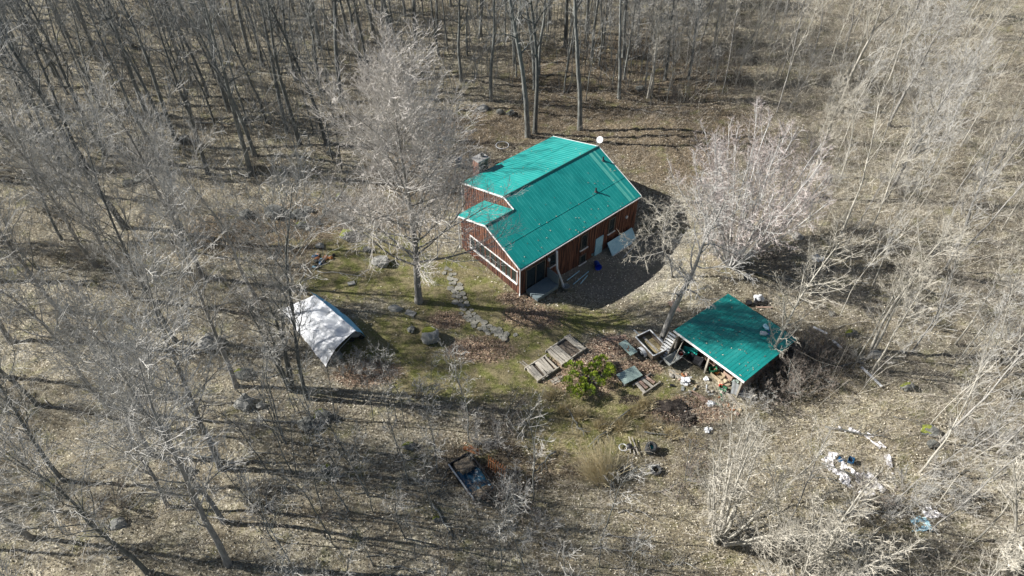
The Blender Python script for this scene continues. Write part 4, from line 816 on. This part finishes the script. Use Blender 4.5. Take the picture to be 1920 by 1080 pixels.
brc = tree_mesh(41, H_=11, r=.1, clear=.12, nl=26, ll=.3, la=.75, lt=.1, nb=7, bl=.4, nt_=5, tl=.4, nf=2, lean=(.22,.1), bark='bark_pale', twig='twig_pale', rmin=.008, wander=.03, sides=6)
tp('birch_tree', brc, 1432, 686, 1.0, 'white-stemmed birch leaning right over the shed corner')
tw = tree_mesh(43, H_=15, r=.13, clear=.4, nl=14, ll=.25, la=.6, lt=.1, nb=7, bl=.42, nt_=6, tl=.42, nf=3, stems=2, spread=.12, bark='bark_pale', twig='twig_pale', rmin=.008, wander=.03)
tp('ash_tree', tw, 1636, 657, 1.0, 'pair of pale trunks from one foot in the thicket right of the shed')
fk = tree_mesh(47, H_=15, r=.2, clear=.25, nl=9, ll=.45, la=.6, lt=.1, nb=8, bl=.42, nt_=6, tl=.42, nf=2, bark='bark_pale', twig='twig_pale', rmin=.008, wander=.06)
tp('ash_tree', fk, 1570, 208, 1.0, 'forked pale tree with a white limb in the upper right thicket')
fan = tree_mesh(53, H_=11.5, r=.1, clear=.2, nl=16, ll=.22, la=.5, lt=.1, nb=6, bl=.45, nt_=5, tl=.45, nf=1, stems=12, spread=.55, lean=(.1,0), bark='bark_pale', twig='twig_pale', rmin=.008, wander=.04, sides=6)
tp('silver_maple', fan, 1350, 1012, 1.0, 'fan of pale stems rising at the bottom right of centre')
tp('silver_maple', fan, 1500, 1100, .95, 'fan of pale stems at the bottom edge, next right of the tallest fan', rz=2.)
p = at(1905, 1075); put_tree('silver_maple', fan, p[0], p[1], 4., 1.15, 'pale many-stemmed tree in the bottom right corner')
three = tree_mesh(59, H_=15, r=.13, clear=.35, nl=15, ll=.25, la=.7, lt=.1, nb=6, bl=.42, nt_=5, tl=.45, nf=1, stems=4, spread=.16, bark='bark_dark', twig='twig_grey', rmin=.0055, wander=.035)
tp('maple_tree', three, 546, 730, 1.0, 'clump of four slim trunks below left of the tarp shelter')
tp('maple_tree', tall[0], 120, 315, 1.0, 'dark tree with a heavy side limb at the left edge above the middle', rz=.5)
# --- woods: tabulated feet, then fill
used = []
def free(x, y, d): return all((x-a)**2+(y-b)**2 > d*d for a, b in used)
for o in list(sc.objects):
    if o.type == 'EMPTY' and o.get('category') == 'tree': used.append((o.location.x, o.location.y))
UL = [(165,315),(200,293),(272,207),(235,428),(390,325),(470,325),(478,292),(562,270),(612,268),(640,190),(690,130),(732,142),(865,152),(920,190),(965,120),(555,150),(430,210),(390,180),(330,265),(300,230),(60,200),(20,260),(90,120),(180,110),(250,90),(340,120),(470,110),(520,60),(600,90),(780,90),(820,60),(900,70),(500,230),(700,60),(760,30),(1010,140),(1060,90),(1100,60),(440,40),(380,60),(150,40),(60,40),(1030,40)]
def wood(lst, protos, name, label, group, smin=.85, smax=1.1):
    for k, (u, v) in enumerate(lst):
        p = at(u, v); used.append((p[0], p[1])); put_tree(name, protos[rt.randrange(len(protos))], p[0], p[1], rt.uniform(0,6.28), rt.uniform(smin,smax), label, group)
def fillw(n, box, cond, protos, name, label, group, smin, smax, dmin):
    c = 0; t = 0
    while c < n and t < n*40:
        t += 1; x = rt.uniform(box[0],box[1]); y = rt.uniform(box[2],box[3])
        if not cond(x,y) or not free(x,y,dmin): continue
        used.append((x,y)); put_tree(name, protos[rt.randrange(len(protos))], x, y, rt.uniform(0,6.28), rt.uniform(smin,smax), label, group); c += 1
    return c
def scr(x, y, z=0.):
    d = np.array([x, y, z-CAM_H]); c = d@FW; return 960+FOC*d[0]/c, 540-FOC*(d@UP)/c
LU = ('maple_tree', 'tall bare dark-barked tree of the dense wood across the top left', 'tall bare trees of the upper left wood')
wood(UL, tall, *LU)
def c_ul(x, y):
    u, v = scr(x, y); return (v < 330 and u < 640) or (v < 190 and u < 1180)
fillw(70, (-68,14,48,104), c_ul, tall, *LU, .7, 1.0, 2.3)
fillw(150, (-72,18,46,104), c_ul, thin, 'maple_tree', 'slim dark-stemmed tree among the tall trunks of the dense wood across the top left', 'slim trees of the upper left wood', .65, 1.1, 1.5)
LL = [(283,855),(413,878),(277,1074),(427,1058),(442,724),(578,748),(200,760),(70,760),(120,900),(60,1010),(20,640),(150,640),(330,640),(250,560),(380,520),(480,560),(180,500),(420,980)]
LM = ('ash_tree', 'bare grey twiggy tree of the wood filling the left and bottom left', 'bare grey trees of the lower left wood')
wood(LL, mid, *LM, .8, 1.1)
def c_ll(x, y):
    u, v = scr(x, y); return (v > 430 and u < 480) or (v > 800 and u < 560) or (v > 1090 and u < 760 and y > 3)
fillw(12, (-52,-8,4,44), c_ll, mid, *LM, .65, .95, 2.6)
fillw(20, (-75,-30,20,80), lambda x, y: scr(x,y)[0] < -10, tall, 'maple_tree', 'tall bare tree just past the left edge of the view', 'trees past the left edge', .8, 1., 3.5)
LS = ('sapling', 'slender bare stem scattered over the shadow-striped ground at bottom centre and left', 'slender stems of the bottom wood')
wood([(532,828),(536,832),(528,830),(596,828),(550,892),(556,890),(590,855),(513,1014),(690,930),(700,960),(640,905),(760,800),(745,790),(880,830),(810,960),(1000,940),(940,1060),(1180,1060),(985,1075),(870,790),(620,1010),(760,1010),(700,1060),(655,860)], sapd, *LS, .6, 1.0)
fillw(30, (-26,8,10,28), lambda x, y: (lambda u, v: 480 < u < 1150 and v > 760 and not (820 < u < 1250 and v < 1000))(*scr(x,y)), sapd, *LS, .5, .9, 1.2)
fillw(22, (-48,0,34,70), lambda x, y: (lambda u, v: u < 700 and 300 < v < 520 and not (430 < u and v > 400))(*scr(x,y)), sapd, 'sapling', 'slender bare stem between the upper left wood and the tarp shelter', 'slender stems at the clearing edge', .5, 1.0, 1.3)
RS = ('sapling', 'slender pale bare sapling of the bright thicket that covers the right', 'pale saplings of the right thicket')
def c_r(x, y):
    u, v = scr(x, y)
    if v < 200: return u > 1130+(v*.4)
    if v < 480: return u > 1500 or (u > 1440 and v < 300)
    if v < 760: return u > 1570
    if v < 950: return u > 1690 or (1480 < u and v > 930)
    return u > 1380
fillw(160, (8,62,30,104), c_r, sap, *RS, .75, 1.25, 1.15)
fillw(75, (8,62,8,32), c_r, sap, *RS, .7, 1.05, 1.3)
fillw(16, (10,64,30,104), lambda x, y: c_r(x, y) and scr(x, y)[1] < 520, [tw, mid[1]], 'ash_tree', 'taller pale grey tree rising from the right thicket', 'taller pale trees of the right thicket', .8, 1.15, 3.0)
fillw(50, (4,34,48,92), lambda x, y: (lambda u, v: 1080 < u < 1330 and v < 200)(*scr(x,y)), sapd+mid[:1], 'sapling', 'dark thin tree in the shaded wood right behind the house', 'dark thin trees behind the house', .7, 1.1, 1.8)
# shrubs
sh = [(880,800),(940,795),(930,830),(960,930),(1465,700),(1490,690),(1510,720),(1450,730),(1530,690),(1480,740),(1430,740),(1540,650),(1500,660),(1620,930),(1700,930),(1660,960),(900,840),(935,945),(650,700),(680,690),(790,755),(1290,900),(1560,1020),(1010,1000),(1750,900),(1440,480),(1330,470),(1410,760),(1800,940)]
for k, (u, v) in enumerate(sh):
    p = at(u, v); put_tree('shrub', shrd if (1420 < u < 1550 and 620 < v < 770) or k%4 == 1 else shr[k%3], p[0], p[1], rt.uniform(0,6), rt.uniform(.7,1.15), 'bare grey twiggy shrub growing in the rough around the clearing', 'bare shrubs around the clearing', 'shrub')
def fills(n, cond, box, label, group):
    c = 0
    while c < n:
        x = rt.uniform(box[0],box[1]); y = rt.uniform(box[2],box[3])
        if cond(*scr(x,y)): put_tree('shrub', (shr+[shrd])[rt.randrange(4)], x, y, rt.uniform(0,6), rt.uniform(.4,.9), label, group, 'shrub'); c += 1
fills(70, lambda u, v: c_r(*[at(u,v)[i] for i in (0,1)]), (10,50,10,80), 'low bare bush under the pale saplings on the right', 'bushes of the right thicket')
fills(50, lambda u, v: u < 620 and v > 330 and not (u > 480 and 430 < v < 740), (-45,0,8,55), 'low bare bush under the trees on the left', 'bushes of the left wood')

# juniper: leafy clumps on stems
def juniper():
    P_ = at(1103, 712); o = thing('juniper_bush', 'spreading evergreen juniper with yellow-green tips between garden beds and glass panel', 'bush', P_)
    rg = np.random.default_rng(3); cen = []
    for (u, v) in ((1068,688),(1075,705),(1062,722),(1085,690),(1092,715),(1097,700),(1118,680),(1128,675),(1120,692),(1140,690),(1105,735),(1085,735),(1070,735),(1135,708),(1112,712),(1125,725),(1095,728),(1080,745),(1142,700),(1108,690)):
        q = at(u, v+8); cen.append((q[0]-P_[0], q[1]-P_[1], rg.uniform(.45,.95)))
    V = []; F = []
    for c in cen:
        n = 330; d = norm(rg.normal(0,1,(n,3))); d[:,2] = np.abs(d[:,2])*1.1-.25; R_ = rg.uniform(.22,.42); p = np.array(c)+d*R_*rg.uniform(.5,1.05,(n,1))
        up = norm(d+np.array([0,0,.8])+rg.normal(0,.35,(n,3))); sd = norm(np.cross(up, rg.normal(0,1,(n,3)))); L_ = rg.uniform(.08,.17,(n,1)); b0 = len(V)*0
        q = np.stack([p-sd*.022, p+sd*.022, p+up*L_+sd*.008, p+up*L_-sd*.008], 1).reshape(-1,3); base = sum(len(z) for z in V); V.append(q); F.append(np.arange(n*4).reshape(-1,4)+base)
    me = mesh_np('foliage', np.concatenate(V), np.concatenate(F), [M['juniper']]); f = link(bpy.data.objects.new('foliage', me)); f.parent = o
    b = MB()
    for c in cen: b.tube([(0,0,-.1),(c[0]*.5,c[1]*.5,.25),(c[0],c[1],c[2])], [.04,.03,.015], 5)
    b.build('stem', M['bark_dark'], o)
juniper()
def tuft(name, label, u, v, n, hgt, rad, lean, m, seed, cat='grass tuft'):
    P_ = at(u, v); rg = np.random.default_rng(seed); r_ = rad*np.sqrt(rg.random(n)); a_ = rg.random(n)*6.28; P = np.stack([r_*np.cos(a_), r_*np.sin(a_)*.8, np.zeros(n)-.03], 1)
    D = np.stack([P[:,0]*.45/rad+lean[0], P[:,1]*.45/rad+lean[1], np.ones(n)], 1)+rg.normal(0,.24,(n,3)); p, r = grow(rg, P, D, hgt*rg.uniform(.3,1.1,n), np.full(n,.013), np.full(n,.006), 4, .07, -.05)
    V, F = tubes(p, r, 3); o = link(bpy.data.objects.new(name, mesh_np(name, V, F, [m]))); o.location = P_; return tag(o, label, cat)
tuft('dry_grass_tuft', 'tall leaning tuft of straw-coloured dry grass in the middle of the rough', 1128, 895, 480, 2.3, .8, (-.3,.3), M['reed'], 5)
for k, (u, v) in enumerate(((1035,745),(1060,770),(1210,760),(1190,775),(1165,800),(1220,800),(1300,830),(1130,800),(1260,815),(1090,780))):
    o = tuft('dry_grass_tuft', 'low straw-coloured grass tuft in the rough below juniper and shed', u, v, 260, .6, .5, (0,0), M['reed'], 20+k); o['group'] = 'low dry grass tufts'

# fallen logs and branches
def log(label, a, b_, r0_, r1_, m='bark_dark', z=.12, fork=True, group=None):
    p, q = at(*a), at(*b_); rr_ = random.Random(int(a[0]*3+b_[1])); n = 7; pts = []
    for k in range(n+1):
        t_ = k/n; x = p[0]+(q[0]-p[0])*t_+rr_.gauss(0,.06); y = p[1]+(q[1]-p[1])*t_+rr_.gauss(0,.06); pts.append((x, y, gz(x,y)+z*(1+rr_.random()*.5)))
    b = MB(); b.tube(pts, [r0_+(r1_-r0_)*k/n for k in range(n+1)], 7)
    if fork:
        for k in (3,4,5,6):
            s_ = pts[k]; an = math.atan2(q[1]-p[1], q[0]-p[0])+rr_.choice((-1,1))*.7; l_ = rr_.uniform(.6,1.4); b.tube([s_, (s_[0]+l_*math.cos(an)*.5, s_[1]+l_*math.sin(an)*.5, s_[2]+.15), (s_[0]+l_*math.cos(an+.2), s_[1]+l_*math.sin(an+.2), s_[2]+.1)], [r1_*1.1, r1_*.7, r1_*.4], 5)
    o = b.build('fallen_branch', M[m], None, True); return tag(o, label, 'fallen branch', group)
for a, b_, r0_, lb in (((1180,770),(1100,840),.06,'dark branch slanting left below the juniper'), ((1062,765),(1095,820),.05,'dark branch ending below the garden beds'), ((1040,848),(1000,885),.07,'dark stick right of the rusty rack'), ((1545,805),(1670,822),.07,'long log above the old pool ring'), ((1400,510),(1560,545),.1,'log with brush lying above the shed'), ((1540,872),(1640,905),.05,'thin branch fallen across the white pool liner'), ((1560,960),(1720,965),.1,'forked dead branch below the old pool ring'), ((1205,812),(1320,830),.05,'branch in the grass right of the scrap frame'), ((810,945),(850,1010),.08,'dark log at bottom centre'), ((330,845),(450,870),.08,'log under the leaning lower left trees'), ((60,205),(180,230),.1,'log in the upper left wood'), ((840,880),(822,930),.05,'stick leaning away from the blue tarp box'), ((1570,690),(1650,668),.07,'log beside the twin pale trunks'), ((470,790),(620,800),.07,'log near the hollow-looking boulder'), ((1730,915),(1860,935),.09,'log under the right edge thicket'), ((350,230),(445,232),.12,'thick log between dark trunks of the upper left wood')):
    log(lb, a, b_, r0_, r0_*.4)
for k in range(110):
    while True:
        u, v = rt.uniform(0,1920), rt.uniform(30,1075); p = at(u, v)
        if (u < 600 or u > 1500 or v > 850 or v < 240) and not in_house(p[0],p[1]): break
    l_ = rt.uniform(30,110); log('thin dead branch lying on the leaves of the woodland floor', (u,v), (u+l_, v+rt.uniform(-25,25)), .035, .015, rt.choice(['bark_grey','bark_pale','bark_dark']), .06, True, 'dead branches on the woodland floor')

# ------------------------------------------------------------ stuff: leaves, brush, grass
def inside(x, y): return in_house(x, y, .0) | in_shed(x, y, 0)
def pts_in(rg, n, box, wfun):
    out = []; c = 0
    while c < n:
        x = rg.uniform(box[0],box[1],n); y = rg.uniform(box[2],box[3],n)
        d = np.stack([x, y, np.full(n,-CAM_H)], 1); q = d@FW; u = 960+FOC*x/q; v = 540-FOC*(d@UP)/q
        k = (rg.random(n) < wfun(x,y,u,v)) & ~inside(x,y) & (u > -150) & (u < 2070) & (v > -60) & (v < 1200); out.append(np.stack([x[k],y[k]],1)); c += k.sum()
    return np.concatenate(out)[:n]
def quads(rg, xy, s0, s1, tilt, lift):
    n = len(xy); z = hz(xy[:,0],xy[:,1])+lift*rg.random(n)+.03; c = np.column_stack([xy, z]); a = rg.random(n)*6.28; s = rg.uniform(s0,s1,n)[:,None]
    nrm = norm(np.column_stack([rg.normal(0,tilt,n), rg.normal(0,tilt,n), np.ones(n)])); u = norm(np.cross(nrm, np.column_stack([np.cos(a),np.sin(a),np.zeros(n)]))); v = np.cross(nrm, u)
    bend = nrm*s*.25
    V = np.stack([c-u*s, c-v*s*.6+bend, c+u*s, c+v*s*.6+bend], 1).reshape(-1,3); return V, np.arange(n*4).reshape(-1,4)
lawnf = lambda x, y: np.clip(field(LAWN, x, y)*1.4, 0, 1); redf = lambda x, y: field(REDL, x, y)
rg = np.random.default_rng(9)
xy = pts_in(rg, 230000, (-58,58,9,92), lambda x,y,u,v: (1-.93*lawnf(x,y))*np.clip(1-.35*field(GRAV,x,y),0,1)*(1-.8*field(DAMP_SHADE,x,y)))
V, F = quads(rg, xy, .035, .075, .5, .05); o = link(bpy.data.objects.new('leaf_litter', mesh_np('leaf_litter', V, F, [M['leaves']]))); tag(o, 'pale brown fallen leaves covering the woodland floor', 'leaf litter', kind='stuff')
xy = pts_in(rg, 7000, (-12,18,20,42), lambda x,y,u,v: np.clip(redf(x,y)*1.3-.35,0,1))
V, F = quads(rg, xy, .035, .075, .6, .1); o = link(bpy.data.objects.new('red_leaf_litter', mesh_np('red_leaf_litter', V, F, [M['leaves_red']]))); tag(o, 'drifts of red-brown leaves around lawn and garden', 'leaf litter', kind='stuff')
def stems(rg, xy, h0, h1, r, lean, kids, m, name, label):
    n = len(xy); P = np.column_stack([xy, hz(xy[:,0],xy[:,1])-.03]); D = np.column_stack([rg.normal(0,lean,n), rg.normal(0,lean,n), np.ones(n)]); L_ = rg.uniform(h0,h1,n)*rg.uniform(.5,1,n)
    p, q = grow(rg, P, D, L_, np.full(n,r), np.full(n,r*.4), 3, .16, 0.); parts = [(tubes(p,q,3),0)]
    if kids: a = spawn(rg, p, q, L_, kids, .3, .95, .7, .3, lambda f: .45*np.ones_like(f), .7, r*.5); p2, q2 = grow(rg, *a[:3], a[3], a[3]*.5, 2, .2, 0.); parts.append((tubes(p2,q2,3),0))
    V, F, _ = merge(parts); o = link(bpy.data.objects.new(name, mesh_np(name, V, F, [m]))); tag(o, label, name.replace('_',' '), kind='stuff')
def bw(x,y,u,v):
    w_ = np.full(len(x), .5); w_ = np.where(u > 1430, 1.4, w_); w_ = np.where((u > 620)&(u < 1420)&(v > 430)&(v < 760), .0, w_); w_ = np.where((v > 740)&(u > 760)&(u < 1450), .75, w_); w_ = np.where((u > 900)&(u < 1400)&(v < 330), .6, w_)
    return w_*(1-lawnf(x,y))*np.clip(1-1.5*field(GRAV,x,y),0,1)
xy = pts_in(rg, 46000, (-56,58,9,90), bw); stems(rg, xy, .5, 1.9, .008, .45, 4, M['brushm'], 'low_brush', 'tangle of thin bare undergrowth stems through the woods and rough')
xy = pts_in(rg, 26000, (-24,20,16,46), lambda x,y,u,v: lawnf(x,y)**2); stems(rg, xy, .06, .2, .01, .35, 0, M['grassb'], 'lawn_grass', 'short green and straw-coloured grass blades of the lawn')
xy = pts_in(rg, 26000, (-4,40,14,34), lambda x,y,u,v: np.where((u > 960)&(u < 1720)&(v > 720), .9, np.where((u > 1300)&(v > 470)&(u < 1650), .6, .02))); stems(rg, xy, .15, .5, .007, .6, 0, M['reed'], 'rough_grass', 'flattened straw-coloured rough grass below and right of the shed')
def c_up(x,y,u,v): return np.where(((v < 330)&(u < 640))|((v < 180)&(u < 1250)), 1., 0.)*np.clip((u+150)/300, .3, 1)
xy = pts_in(rg, 1700, (-72,30,46,104), c_up); stems(rg, xy, 4., 11., .034, .05, 3, M['twig_dark'], 'slender_undergrowth', 'crowd of slender dark stems between the tall trees of the upper wood')
def c_rt(x,y,u,v): return np.where((u > 1500)|((u > 1250)&(v < 220)), 1., 0.)*np.where((v > 560), .15, 1.)
xy = pts_in(rg, 1700, (8,62,10,104), c_rt); stems(rg, xy, 2.5, 7., .014, .09, 7, M['twig_pale'], 'sapling_thicket', 'crowd of very thin pale stems filling the thicket on the right')
print('objects', len(bpy.data.objects))
